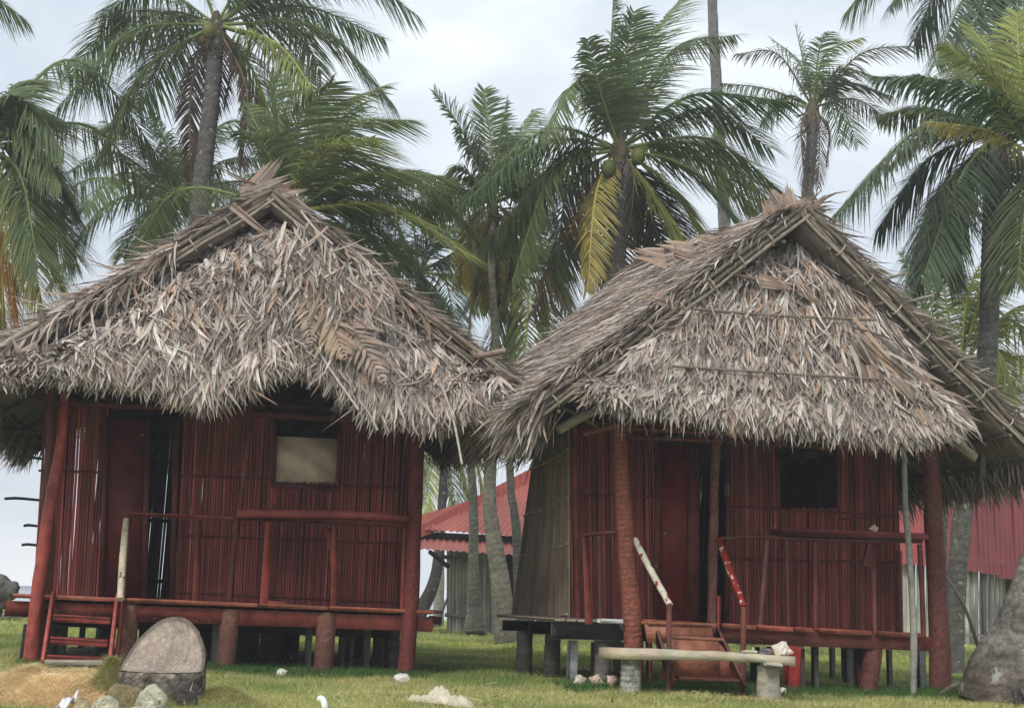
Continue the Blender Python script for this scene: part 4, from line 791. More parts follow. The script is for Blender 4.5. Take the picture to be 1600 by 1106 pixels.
palm((805, 430), 26, [F((840, 385), (888, 460), c=GRL), F((850, 450), (860, 560)), F((825, 470), (815, 600), c=GRL), F((770, 420), (735, 480)), F((780, 370), (745, 350)), F((820, 350), (850, 330)), F((780, 480), (760, 570)), F((860, 410), (900, 500)), F((800, 470), (785, 560))],
     [(805, 430), (800, 560), (797, 738), (803, 796), (808, 842), (812, 940), (815, 1000)], [11, 11, 12, 13, 15, 18, 22], 'slim grey trunk beside the left wall of the right hut', ln=1.0, auto=3, ringc=(.20, .20, .165))
palm((690, 690), 40, [F((715, 710), (740, 800), c=GRL), F((660, 720), (640, 800), c=GRL), F((725, 690), (765, 740), c=GRL), F((665, 690), (630, 760)), F((690, 660), (700, 620)), F((700, 720), (715, 810), c=GRL), F((672, 740), (660, 820), c=GRL), F((740, 715), (760, 790), c=YEL)],
     [(690, 690), (692, 760), (688, 850)], [10, 11, 14], 'pale far palm standing up behind the small red tin roof', ln=.9, auto=3, ringc=(.36, .34, .28), base=684)
palm((1500, 572), 24, [F((1478, 470), (1475, 395), c=GRL), F((1515, 450), (1560, 375), c=GRL), F((1545, 445), (1620, 425), c=GRL), F((1570, 500), (1660, 560), c=GRL), F((1555, 545), (1590, 625), c=GRL), F((1450, 520), (1415, 500), c=GRL), F((1450, 560), (1420, 600), c=GRL), F((1560, 590), (1570, 660), c=ORG_, l=.6), F((1530, 560), (1550, 640), c=YEL), F((1590, 480), (1680, 500), c=GRL), F((1440, 470), (1408, 395), c=GRL), F((1620, 560), (1670, 640), c=YEL)],
     [(1500, 572), (1480, 700), (1468, 850)], [18, 20, 22], 'bright green low palm behind the right roof slope', ln=1.15, auto=2, col=GRL, g=.6, base=1466)
palm((1270, 168), 28, [F((1215, 85), (1150, 85), c=(.10, .12, .06)), F((1200, 140), (1125, 130), c=(.10, .12, .06)), F((1255, 95), (1242, 38)), F((1290, 85), (1345, 60), c=GRL), F((1345, 85), (1440, 72), c=(.12, .11, .07)), F((1335, 155), (1392, 190), c=(.12, .11, .07)), F((1310, 110), (1370, 120)), F((1230, 150), (1190, 190)), F((1250, 100), (1205, 60)), F((1320, 130), (1390, 150), c=(.12, .12, .06)), F((1280, 80), (1295, 50))],
     [(1271, 175), (1268, 230), (1262, 300), (1255, 420)], [19, 18, 19, 22], 'thin palm with a dead hanging frond, its crown above the right hut ridge', ln=.85, auto=3, n=56, g=.55, skirtn=3, base=1240, ringc=(.12, .11, .10))
palm((1100, -420), 30, [], [(1104, -400), (1113, 0), (1119, 120), (1132, 350), (1146, 560)], [14, 16, 18, 20, 24], 'tall thin bare trunk rising out of the picture between two crowns', auto=7, ln=.8, base=1165, ringc=(.20, .19, .18), autoup=True)
palm((338, 38), 22, [F((205, 50), (93, 165), d=-.6), F((225, 110), (152, 250), d=-.8), F((240, -20), (158, 28)), F((520, -60), (652, 25), d=.2), F((500, 45), (612, 160), d=-.2), F((440, 75), (525, 205), d=-1.5, c=GRL), F((395, 110), (440, 230), c=GRL), F((300, 130), (298, 300), c=BRN, l=.5), F((385, 140), (378, 260), c=BRN, l=.5), F((300, -60), (250, -120)), F((400, -60), (480, -110)), F((450, -40), (560, -60)), F((270, 70), (210, 170), d=2), F((470, 10), (600, 60), d=1.5), F((255, 20), (150, 70), d=1.5)],
     [(338, 45), (333, 130), (322, 230), (311, 330), (300, 480)], [26, 27, 28, 30, 34], 'tall dark palm leaning right over the left hut', ln=1.2, auto=3, nuts=3, skirtn=2, base=285, n=110, ringc=(.15, .14, .13))
palm((455, 330), 19.5, [F((437, 210), (428, 120), g=.2), F((462, 200), (520, 130), g=.3), F((490, 190), (600, 135), g=.3), F((540, 200), (642, 188)), F((530, 250), (612, 262)), F((560, 275), (690, 275), d=-1), F((600, 322), (735, 400), d=-1.2, c=GRL), F((415, 235), (372, 205)), F((405, 270), (362, 320)), F((560, 370), (665, 490), d=.8), F((520, 300), (600, 390)), F((470, 240), (560, 165), d=.6), F((500, 350), (560, 460), d=1), F((585, 300), (680, 330), d=1.5), F((420, 240), (385, 160), d=1), F((510, 235), (585, 215), d=-1.4, c=GRL), F((560, 330), (640, 420), d=.5)],
     [(455, 335), (458, 450), (450, 600)], [24, 28, 30], 'windblown green palm right behind the ridge of the left hut', ln=1.05, auto=2, wind=.5, g=.5, base=440, n=84, col=(.19, .235, .095))
palm((-30, 225), 19.5, [F((45, 165), (100, 240)), F((20, 140), (45, 125)), F((60, 235), (115, 325)), F((55, 290), (118, 400)), F((35, 350), (70, 490), c=YEL), F((15, 420), (40, 590), c=ORG_), F((0, 380), (5, 520), c=YEL), F((40, 205), (95, 290), d=-1), F((45, 250), (85, 370), d=1), F((30, 320), (90, 430), c=GRL), F((10, 300), (20, 440), c=GRL), F((5, 170), (20, 150), d=-1), F((30, 270), (60, 420), d=-1.4)],
     [(-30, 230), (-45, 500), (-60, 700)], [26, 28, 30], 'palm at the left edge with yellow and orange lower fronds', ln=1.15, auto=3, base=-70, n=110, wind=.3)
palm((-150, -60), 23, [F((-60, -40), (40, 32)), F((-220, -140), (-300, -60)), F((-160, -160), (-120, -260)), F((-90, -130), (-20, -190)), F((-230, -20), (-290, 100))], [(-150, -50), (-160, 300), (-170, 700)], [24, 26, 28], 'palm outside the left edge, one frond tip in the top left corner', auto=0, ln=1.0, base=-175)
palm((770, 318), 22, [F((768, 230), (756, 140), g=.25), F((722, 205), (678, 143), g=.3), F((800, 230), (835, 172)), F((720, 262), (688, 285)), F((700, 300), (655, 345), c=GRL), F((735, 350), (722, 445), c=YEL, l=.6), F((745, 400), (728, 570), c=(.30, .22, .05), l=.45), F((800, 345), (805, 440), c=GRL), F((830, 270), (860, 290)), F((780, 225), (792, 160), g=.3), F((745, 250), (712, 200)), F((720, 280), (620, 330), d=1.5), F((810, 280), (850, 350)), F((755, 390), (765, 480), c=YEL, l=.6)],
     [(768, 325), (768, 420), (774, 520), (776, 590), (765, 760), (769, 825), (778, 882), (787, 950), (794, 1003)], [15, 13, 13, 14, 20, 24, 28, 33, 42], 'thick curved mossy trunk between the huts, yellow fronds in its crown', ln=.95, auto=3, wind=.2, ringc=(.30, .28, .22), skirtn=4, tring=.05)
palm((968, 232), 20, [F((905, 130), (845, 215), d=-.6), F((850, 222), (725, 315), d=-.5, c=(.07, .11, .04)), F((865, 270), (800, 440), d=-.3, c=(.13, .16, .06), l=.8), F((905, 330), (832, 490), c=ORG_, tipcol=(.2, .15, .1)), F((932, 300), (918, 455), d=-.6, c=YEL, l=.55), F((1015, 320), (1040, 440), c=(.10, .12, .06), d=1), F((1045, 290), (1105, 385), d=-.4, c=GRL), F((1080, 265), (1170, 375)), F((1110, 218), (1228, 305), d=-.3), F((1080, 150), (1235, 160), d=-.4, c=(.07, .12, .045)), F((1050, 80), (1150, 55)), F((1000, 90), (1070, -10), g=.35), F((955, 120), (958, 0), g=.25), F((940, 150), (918, 62)), F((850, 205), (700, 330), d=.8), F((880, 250), (740, 400), d=.3), F((1090, 240), (1200, 350), d=.6, c=GRL), F((1040, 330), (1080, 400), d=-.8, c=GRL), F((870, 250), (775, 390), d=1), F((950, 300), (962, 470), d=1.5, c=(.12, .12, .05)), F((1100, 170), (1200, 230), d=.8), F((930, 120), (905, 140), d=.8), F((1000, 310), (1070, 430), d=1.2, c=(.16, .14, .07)), F((890, 290), (870, 430), d=.6), F((975, 110), (990, 20), d=-.8, g=.4)],
     [(968, 245), (967, 330), (960, 450), (955, 600)], [30, 30, 31, 34], 'big windblown palm in the centre with its crown left of the right hut', ln=1.05, auto=1, wind=.38, g=.66, base=950, nuts=3, n=100, ringc=(.13, .12, .11), skirtn=1)
palm((1560, 205), 19, [F((1445, 195), (1288, 352), d=-.5, c=DGR, l=1.15), F((1455, 320), (1405, 485), d=-.4, c=DGR, l=1.2), F((1460, 130), (1368, 120), c=DGR), F((1450, 170), (1375, 180)), F((1490, 330), (1480, 440), d=.8), F((1450, 210), (1385, 265), c=(.17, .15, .07), l=.5), F((1590, 330), (1605, 420)), F((1480, 290), (1440, 400), d=1, c=DGR), F((1520, 120), (1485, 70)), F((1640, 300), (1680, 420)), F((1450, 250), (1370, 360), d=.9, c=DGR), F((1500, 280), (1440, 440), d=-1, c=DGR, l=1.1)],
     [(1553, 215), (1548, 400), (1540, 590), (1512, 740), (1497, 880), (1487, 1010)], [29, 29, 31, 29, 29, 36], 'dark palm at right, its trunk leaning behind the roof corner of the right hut', ln=1.05, auto=1, wind=.1, n=120, ringc=(.15, .145, .13), skirtn=1)
palm((1562, -55), 21, [F((1480, -40), (1428, 65), c=DGR), F((1505, 0), (1462, 100), c=DGR), F((1530, 20), (1510, 120), c=DGR), F((1590, 20), (1610, 120), c=DGR), F((1640, -20), (1680, 100)), F((1450, -60), (1390, 10), c=DGR), F((1560, 40), (1560, 130), c=DGR), F((1545, 0), (1485, 90), c=DGR, d=-1)],
     [(1562, -50), (1561, 100), (1554, 240), (1546, 400), (1538, 590), (1510, 740), (1497, 880)], [20, 20, 20, 21, 21, 20, 22], 'palm in the top right corner whose dark fronds hang into the picture', ln=1.0, auto=3, base=1490, n=90, ringc=(.16, .15, .13))
palm((1618, 245), 16.5, [F((1565, 110), (1512, 38), c=GRL, g=.35), F((1595, 110), (1588, 20), c=GRL, g=.3), F((1540, 150), (1432, 118), c=(.07, .13, .05)), F((1640, 120), (1660, 20), c=GRL, g=.3), F((1600, 340), (1590, 440), c=(.10, .12, .05)), F((1560, 130), (1470, 70), c=GRL, g=.4), F((1545, 205), (1450, 190), c=YEL, l=.6, split=.4), F((1660, 300), (1700, 400)), F((1590, 170), (1540, 90), d=.8, c=GRL, g=.4)],
     [(1618, 250), (1645, 340), (1675, 500), (1700, 700)], [22, 24, 26, 28], 'lighter green palm at the right edge, in front of the dark leaning one', ln=.85, auto=1, base=1705, n=100, wind=.05)
# dark leaning trunk seen through the gap, foreground trunk at right
palm((655, 300), 39, [], [(695, 700), (690, 800), (684, 880), (674, 920), (655, 958)], [12, 14, 17, 19, 24], 'dark leaning trunk low between the left hut and the small shed', auto=0, ringc=(.06, .055, .05), tmat='rough_bark', base=640, tring=.04)
Yf = 13.0; root = empty('palm_tree', onground(1580, Yf), 'massive rough grey trunk leaning out of the right edge', 'palm tree', 'coconut palms round the huts')
mb = MB(); P = smooth_path([np.array([*onground(1572, Yf)[:2], -.1]), atY(1592, 1045, Yf), atY(1614, 985, Yf), atY(1638, 900, Yf), atY(1675, 780, Yf), atY(1720, 500, Yf), atY(1790, 100, Yf), atY(1830, -300, Yf)], 240)
tube(mb, P, np.interp(np.linspace(0, 1, 200), [0, .03, .06, .12, .2, .4, 1], [78, 72, 60, 48, 42, 36, 30])*pxm(Yf), 40, np.array([.14, .11, .09])*(1-np.clip((np.arange(240)-3)/12, 0, 1))[:, None]+np.array([.27, .25, .22])*np.clip((np.arange(240)-3)/12, 0, 1)[:, None], ring=.03, rstep=.14, lump=.03, colvar=.15); part('trunk', mb, M['rough_bark'], root)
cF = atY(1830, -310, Yf)
for q in range(9):
    a = q*.7; hz = np.array([math.cos(a), math.sin(a), 0]); part('frond', frond_mesh(cF, cF+hz*1.6+[0, 0, .9], cF+hz*3+[0, 0, .1], GRN, .8), M['leaf'], root)
for k in range(5):
    a = random.uniform(2.6, 5.9); r0 = 76*pxm(Yf)*.9; c = onground(1572, Yf); mb = MB() if k == 0 else mb
    mb = MB(); p0 = c+np.array([math.cos(a)*r0, math.sin(a)*r0, .12]); tube(mb, smooth_path([p0, p0+np.array([math.cos(a)*.12, math.sin(a)*.12, -.06]), p0+np.array([math.cos(a)*.25, math.sin(a)*.25, -.16])], 6), [.03, .02, .01], 6, (.13, .115, .10), lump=.2); part('root', mb, M['rough_bark'], root)
# ================================================================== SHEDS
def corrug(mb, p00, p10, p01, p11, pitch, amp, col, nv=6, flute=True):
    p00, p10, p01, p11 = [np.asarray(p, float) for p in (p00, p10, p01, p11)]; Lw = np.linalg.norm(p10-p00); nu = int(Lw/pitch*6)+2
    u = np.linspace(0, 1, nu)[None, :, None]; v = np.linspace(0, 1, nv)[:, None, None]
    P = (p00*(1-u)+p10*u)*(1-v)+(p01*(1-u)+p11*u)*v; n = nrm(np.cross(p10-p00, p01-p00)); P = P+n*amp*np.sin(u*Lw/pitch*2*np.pi)
    i = np.arange(nv-1)[:, None]*nu; j = np.arange(nu-1)[None]; F_ = np.stack([i+j, i+j+1, i+nu+j+1, i+nu+j], -1).reshape(-1, 4)
    cc = np.array(col)*np.exp(.10*np.sin(np.floor(u*Lw/.9)*12.3))*np.ones((nv, nu, 1)); mb.add(P.reshape(-1, 3), F_, cc.reshape(-1, 3))
TIN = (.42, .085, .07); TINL = (.56, .17, .13)
Ya = 33; A = lambda x, y, dy=0: atY(x, y, Ya+dy)
sa = empty('tin_roof_shed', onground(745, Ya), 'small shed with red tin roofs and a grey cane wall, seen between the huts', 'shed')
mb = MB(); corrug(mb, A(600, 822, 0), A(860, 842, 0), A(770, 772, 1.5), A(900, 712, 3.2), .16, .02, TINL); part('roof_sheet', mb, M['rust'], sa, label='lower light red tin roof slope')
mb = MB(); corrug(mb, A(585, 858, -.3), A(655, 838, -.2), A(840, 728, 3.0), A(850, 735, 3.2), .3, .01, TIN); 
mb = MB(); quad = [A(560, 850, -.4), A(656, 836, -.3), A(842, 745, 2.7), A(842, 725, 3)]
corrug(mb, A(640, 846, -.3), A(836, 770, 2.0), A(640, 830, -.2), A(836, 728, 2.2), .2, .012, TIN); part('roof_sheet', mb, M['rust'], sa, label='upper dull red tin roof slope')
mb = MB(); corrug(mb, A(600, 854, -1.2), A(880, 871, -1.2), A(600, 838, .2), A(880, 853, .2), .16, .02, TINL); part('awning', mb, M['rust'], sa)
mb = MB(); bar(mb, A(600, 838, .3), A(880, 850, .3), .1, .32, col=(.05, .045, .04)); part('eave_gap_shade', mb, M['dark'], sa)  # dark strip painted in for the shaded gap between roof and awning
mb = MB(); g0 = A(701, 990, .3); g1 = A(782, 992, .3); plane_canes(mb, g0, g1, A(701, 852, .3), A(782, 858, .3), .085, .052, (.33, .32, .27), n6=6); g2 = A(810, 992, .6); plane_canes(mb, g2, A(900, 994, .6), A(810, 852, .6), A(900, 858, .6), .085, .052, (.26, .25, .2)); part('cane_wall', mb, M['raw'], sa)
mb = MB(); bar(mb, A(788, 990, 1.2), A(788, 850, 1.2), .9, .06, up=(0, 1, 0), col=(.02, .02, .022)); bar(mb, A(804, 990, 1.2), A(804, 850, 1.2), .18, .08, up=(0, 1, 0), col=(.06, .055, .05)); part('doorway', mb, M['dark'], sa)  # black slab stands in for the darkness of the open doorway
mb = MB(); tube(mb, np.array([A(690, 869, .1), A(735, 876, .15)]), .05, 6, (.2, .19, .17)); part('wall_rail', mb, M['wood'], sa); mb = MB(); tube(mb, np.array([A(695, 960, .1), A(728, 963, .15)]), .05, 6, (.2, .19, .17)); part('wall_rail', mb, M['wood'], sa)
mb = MB(); tube(mb, np.array([A(672, 862, -.8), A(700, 885, .2)]), .06, 6, (.06, .05, .05)); part('brace', mb, M['wood'], sa); mb = MB(); tube(mb, np.array([A(699, 935, 0), A(684, 972, -.3)]), .03, 6, (.2, .18, .16)); part('leaning_stick', mb, M['wood'], sa)
mb = MB(); bar(mb, A(704, 925, .55), A(783, 925, .55), .05, 2.2, col=(.06, .055, .05)); part('dark_backing', mb, M['dark'], sa)  # dark slab added behind the canes, stands in for the unlit inside
mb = MB(); plane_canes(mb, A(701, 990, .35), A(701, 985, 4), A(701, 852, .35), A(701, 858, 4), .085, .045, (.2, .19, .16)); part('side_wall', mb, M['raw'], sa)
Yb = 27; Bf = lambda x, y, dy=0: atY(x, y, Yb+dy)
sb = empty('tin_roof_shed', onground(1560, Yb), 'large shed, steep red corrugated roof over pale bamboo wall, behind the right hut', 'shed')
for k, (x0, x1, y0, y1) in enumerate(((1400, 1468, 880, 884), (1466, 1533, 889, 893), (1531, 1560, 895, 898), (1558, 1590, 902, 906), (1588, 1720, 909, 922))):
    mb = MB(); corrug(mb, Bf(x0, y0, -.3-k*.012), Bf(x1, y1, -.3-k*.012), Bf(x0-8, 700, 2.2-k*.012), Bf(x1-8, 712, 2.2-k*.012), .10, .013, (.36, .07, .065)); part('roof_sheet', mb, M['rust'], sb)
mb = MB(); bar(mb, Bf(1395, 800, 1.9), Bf(1395, 790, 5), .1, .1, col=(.1, .03, .03)); quadv = np.array([Bf(1540, 700, 2.0), Bf(1720, 835, 1.3), Bf(1720, 800, 1.5), Bf(1560, 690, 2.6)]); mb.add(np.vstack([quadv, quadv+[0, .3, -.1]]), [[0, 1, 2, 3], [7, 6, 5, 4], [0, 4, 5, 1], [1, 5, 6, 2], [2, 6, 7, 3], [3, 7, 4, 0]], (.11, .10, .10)); part('ridge_board', mb, M['dark'], sb)
mb = MB(); plane_canes(mb, Bf(1408, 1003), Bf(1720, 1012), Bf(1408, 868), Bf(1720, 890), .10, .054, (.50, .48, .42), n6=7); part('bamboo_wall', mb, M['raw'], sb)
mb = MB(); bar(mb, Bf(1538, 1000, -.12), Bf(1536, 890, -.12), .08, .06, up=(0, 1, 0), col=(.2, .19, .19)); part('wall_post', mb, M['wood'], sb); mb = MB(); bar(mb, Bf(1578, 1000, -.12), Bf(1576, 895, -.12), .12, .06, up=(0, 1, 0), col=(.05, .05, .05)); part('wall_post', mb, M['wood'], sb)
mb = MB(); bar(mb, Bf(1485, 990, -.5), Bf(1546, 993, -.5), .3, .05, col=(.42, .36, .33)); part('plinth_board', mb, M['wood'], sb)
# stick leaning behind the right post
mb = MB(); tube(mb, smooth_path([atY(1479, 900, 17), atY(1510, 955, 16.6), np.array([*atY(1545, 1018, 16.2)[:2], 0])], 10), [.02, .028], 7, (.13, .11, .09), lump=.1); single('leaning_stick', mb, M['wood'], onground(1545, 16.2), 'thin grey stick leaning between the right corner post and the rough trunk', 'stick')
# ================================================================== THINGS ON THE GROUND
def blob(mb, c, r, col, amp=.2, fr=2.0, sub=4, seed=0, flat=0):
    bm = bmesh.new(); bmesh.ops.create_icosphere(bm, subdivisions=sub, radius=1)
    V = np.array([v.co[:] for v in bm.verts]); Fc = np.array([[v.index for v in f.verts] for f in bm.faces]); bm.free()
    d = np.array([mnoise.fractal(Vector(v*fr+seed), 1.0, 2.0, 4) for v in V]); V = V*(1+amp*d[:, None]+.05*amp*np.array([mnoise.noise(Vector(v*11+seed)) for v in V])[:, None]*2)
    mb.add(V*np.asarray(r)+np.asarray(c), Fc, np.array(col)*np.exp(rng.normal(0, .05, (len(V), 1))))
def blades(mb, P, h, w_, col, lean=.35, K=3):
    n = len(P); az = rng.uniform(0, 2*np.pi, n); D = np.stack([np.cos(az)*lean, np.sin(az)*lean, np.ones(n)], 1)*rng.uniform(.6, 1.1, (n, 1)); D = nrm(D+rng.normal(0, .2, (n, 3)))
    k = np.linspace(0, 1, K)[None, :, None]; out_ = np.stack([np.cos(az), np.sin(az), -np.ones(n)*.3], 1)
    C = P[:, None]+D[:, None]*k*h[:, None, None]+out_[:, None]*k*k*h[:, None, None]*lean
    b = rng.uniform(0, 2*np.pi, n); Wv = np.stack([np.cos(b), np.sin(b)*.4, 0*b], 1)[:, None]*np.linspace(1, .12, K)[None, :, None]*w_[:, None, None]
    ribbons(mb, C, Wv, col)
def cone(n, y0, y1, power=1.0, half=.44):
    y = y0+(y1-y0)*rng.random(n)**power; x = rng.uniform(-1, 1, n)*half*y; return x, y
def under(x, y):
    """True where a hut stands over the lawn"""
    m_ = np.zeros(len(x), bool)
    for H_, a, b in ((HL, 40, 650), (HR, 880, 1460)):
        u0 = np.dot(H_.at(a, 1000, 0)-H_.O, H_.e); u1 = np.dot(H_.at(b, 1000, 0)-H_.O, H_.e); u = (x-H_.O[0])*H_.e[0]+(y-H_.O[1])*H_.e[1]; v = (x-H_.O[0])*H_.d[0]+(y-H_.O[1])*H_.d[1]
        m_ |= (u > u0) & (u < u1) & (v > .35) & (v < 4.2)
    return m_
def nz2(x, y, s): return np.array([mnoise.noise(Vector((a*s, b*s, 3.3))) for a, b in zip(x, y)])
mb = MB()
for (n, y0, y1, hh, ww) in ((95000, 8.6, 14.5, (.02, .055), (.0016, .0032)), (60000, 13.5, 24, (.03, .06), (.003, .006)), (26000, 22, 48, (.04, .08), (.008, .014))):
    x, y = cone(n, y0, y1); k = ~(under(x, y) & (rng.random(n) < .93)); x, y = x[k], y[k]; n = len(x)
    q = nz2(x, y, .9)+.5*nz2(x, y, 3.1); near = np.clip((13.2-y)/.8, 0, 1); green = np.clip(.55-q*.9-near*.45, 0, 1)[:, None]
    lush = np.array([.12, .23, .055]); dry = np.array([.52, .47, .21]); far = np.clip((y-17)/6, 0, 1)[:, None]
    col = lush*green+dry*(1-green); col = col*(1-far*.75)+np.array([.50, .52, .14])*far*.75; col = np.clip(col*np.exp(rng.normal(0, .22, (n, 1))), 0, 1)
    blades(mb, np.stack([x, y, ground_h(x, y)-.004], 1), rng.uniform(*hh, n)*(1+.5*green[:, 0]), rng.uniform(*ww, n), col)
single('grass', mb, M['grass'], (0, 0, 0), kind='stuff')
mb = MB()   # longer grass along the hut fronts, their shadow put into its dark green
for H_, a, b in ((HL, 30, 660), (HR, 870, 1500)):
    n = 9000; s = rng.random(n); px = a+(b-a)*s; p0 = H_.at(a, 1050, 0); p1 = H_.at(b, 1065, 0); v = rng.normal(-.15, .28, n)
    P = p0+(p1-p0)*s[:, None]+H_.d*v[:, None]; P[:, 2] = gh(P[:, 0], P[:, 1]); blades(mb, P, rng.uniform(.04, .12, n), rng.uniform(.002, .0045, n), tintv((.06, .14, .035), n, .25), lean=.4)
single('grass_tufts', mb, M['grass'], (0, 0, 0), kind='stuff')
def mound_h(cx, cy, rx, ry, h): return lambda X, Y: gh(X, Y)-.02+h*np.exp(-(((X-cx)/rx)**2+((Y-cy)/ry)**2)*1.4)*(1+.12*np.sin(X*14+Y*9))
# withered orange grass bank, bottom left
mb = MB(); c = atY(60, 1080, 9.3); mh = lambda X, Y: gh(X, Y)-.05+.20*np.exp(-((X-c[0]+.05)/.75)**4-((Y-9.6)/.75)**4)*(1+.28*np.sin(X*9+1)*np.sin(Y*6)+.10*np.sin(X*23))
grid_mesh(mb, np.linspace(c[0]-1.2, c[0]+.8, 60), np.linspace(8.7, 10.6, 50), mh, (.50, .34, .17))
n = 52000; x = rng.uniform(c[0]-1.1, c[0]+.68, n); y = rng.uniform(8.8, 10.4, n); z = mh(x, y); k = z > gh(x, y)-.01; x, y, z = x[k], y[k], z[k]; n = len(x)
blades(mb, np.stack([x, y, z-.005], 1), rng.uniform(.03, .095, n), rng.uniform(.0012, .0024, n), tintv((.80, .60, .34), n, .3, .04), lean=.9)
single('withered_grass', mb, M['grass'], (c[0], 9.6, 0), kind='stuff')
# palm stump with sloping cut
Ys = 9.2; c = atY(253, 1045, Ys); Rr = 64*pxm(Ys); root = empty('palm_stump', (c[0], c[1], 0), 'sawn palm stump with a domed sloping pale cut face, before the left stair', 'stump')
zc = c[2]; mb = MB(); th = np.linspace(0, 2*np.pi, 64, endpoint=False); zz = np.linspace(-.1, 1, 14); V = []; Cc = []
def stump_top(x, y): return zc+np.clip(y/Rr+.02, 0, 1)**1.3*.35-.012*(y < 0)
for q in zz:
    for a in th:
        rr = Rr*(1+.02*math.sin(a*5)+.03*(1-max(q, 0))+.008*random.random()); x_, y_ = math.cos(a)*rr, math.sin(a)*rr; V.append((c[0]+x_, c[1]+y_, (stump_top(x_*.98, y_*.98) if q > 0 else 0)*max(q, 0)+min(q, 0)*.6)); Cc.append(np.array((.12, .105, .09) if q < .85 else (.22, .18, .14))*math.exp(random.gauss(0, .35)+.3*math.sin(a*9)))
i = np.arange(13)[:, None]*64; j = np.arange(64)[None]; j2 = (j+1) % 64; mb.add(V, np.stack([i+j, i+j2, i+64+j2, i+64+j], -1).reshape(-1, 4), np.array(Cc)); part('stump_side', mb, M['rough_bark'], root)
mb = MB(); rs = np.linspace(0.001, .985, 20); V = []
for r_ in rs:
    for a in th: x_, y_ = math.cos(a)*r_*Rr, math.sin(a)*r_*Rr; V.append((c[0]+x_, c[1]+y_, stump_top(x_, y_)+.004+random.gauss(0, .0015)))
i = np.arange(19)[:, None]*64; V = np.array(V); cc = tintv((.52, .42, .34), len(V), .14, .03); cc[-64*2:] *= .45; mb.add(V, np.stack([i+j, i+j2, i+64+j2, i+64+j], -1).reshape(-1, 4), cc); part('cut_face', mb, M['cut'], root)
# mossy tufts round the stump
for (px, py, Y_, rx, ry, h, nm, lab) in ((172, 1072, 9.35, .17, .15, .27, 3200, 'olive moss grass hummock left of the stump'), (345, 1080, 9.3, .26, .25, .12, 3600, 'low olive grass hummock right of the stump'), (235, 1085, 8.95, .26, .12, .13, 2600, 'moss grass hummock at the foot of the stump')):
    cc_ = atY(px, py, Y_); hf = mound_h(cc_[0], Y_, rx, ry, h); mb = MB(); grid_mesh(mb, np.linspace(cc_[0]-rx*1.7, cc_[0]+rx*1.7, 24), np.linspace(Y_-ry*1.7, Y_+ry*1.7, 24), hf, (.22, .21, .09))
    n = nm*3; x = rng.normal(cc_[0], rx*.75, n); y = rng.normal(Y_, ry*.75, n); blades(mb, np.stack([x, y, hf(x, y)-.005], 1), rng.uniform(.025, .07, n), rng.uniform(.0014, .0026, n), tintv((.38, .36, .15), n, .35), lean=.7)
    single('grass_hummock', mb, M['grass'], (cc_[0], Y_, 0), lab, 'grass hummock', 'mossy grass hummocks by the stump')
# boulders
def rock(name, px, py, Y_, wpx, hpx, col, mt, label, cat='rock', amp=.22, seed=0, group=None, dep=.8):
    k = pxm(Y_); c_ = atY(px, py, Y_); mb = MB(); blob(mb, c_, (wpx*k/2, wpx*k/2*dep, hpx*k/2), col, amp, 1.3, 4, seed); single(name, mb, M[mt], (c_[0], c_[1], max(0, c_[2]-hpx*k/2)), label, cat, group, smooth=True)
rock('boulder', 195, 1098, 8.85, 68, 58, (.22, .18, .09), 'stone', 'brown olive boulder lying between two pale ones', 'boulder', seed=3, group='boulders before the stump')
rock('boulder', 237, 1102, 8.6, 48, 62, (.50, .48, .36), 'stone', 'tall pale speckled boulder right of the brown one', 'boulder', seed=5, group='boulders before the stump')
rock('boulder', 164, 1110, 8.5, 44, 42, (.48, .45, .32), 'stone', 'small pale boulder left of the brown one', 'boulder', seed=8, group='boulders before the stump')
rock('boulder', 128, 1112, 8.6, 30, 34, (.45, .38, .22), 'stone', 'little yellowish boulder beside the white plastic scrap', 'boulder', seed=9, group='boulders before the stump')
rock('boulder', 222, 1116, 8.45, 50, 24, (.50, .48, .38), 'stone', 'low pale boulder at the bottom edge under the tall one', 'boulder', seed=12, group='boulders before the stump')
rock('boulder', 288, 1098, 8.95, 40, 46, (.06, .055, .05), 'stone', 'dark rock at the right foot of the stump', 'boulder', seed=14, group='boulders before the stump')
for (px, py, w1, h1, c1, l1, sd) in ((2, 925, 46, 48, (.17, .165, .155), 'grey rock pile block at the left edge beyond the left hut', 4), (-30, 945, 60, 50, (.14, .135, .125), 'dark rock half out of the left edge', 6), (28, 948, 22, 16, (.12, .11, .10), 'small dark rock beside the left hut corner', 7)):
    rock('shore_rock', px, py, 19, w1, h1, c1, 'stone', l1, 'rock', .35, sd, 'rocks at the left edge')
mb = MB(); c = atY(15, 1100, 8.75); quad = np.array([[-.5, -.3, 0], [.52, -.3, 0], [.42, .16, 0], [-.5, .2, 0]])*.62+[c[0], c[1], c[2]-.02]; box_axes(mb, (c[0]-.05, c[1], c[2]-.05), (.26, .0, -.012), (0, .2, 0), (0, 0, .03), (.23, .22, .18), .02); single('stone_slab', mb, M['stone'], (c[0], c[1], 0), 'flat grey stone slab in the bottom left corner', 'stone slab')
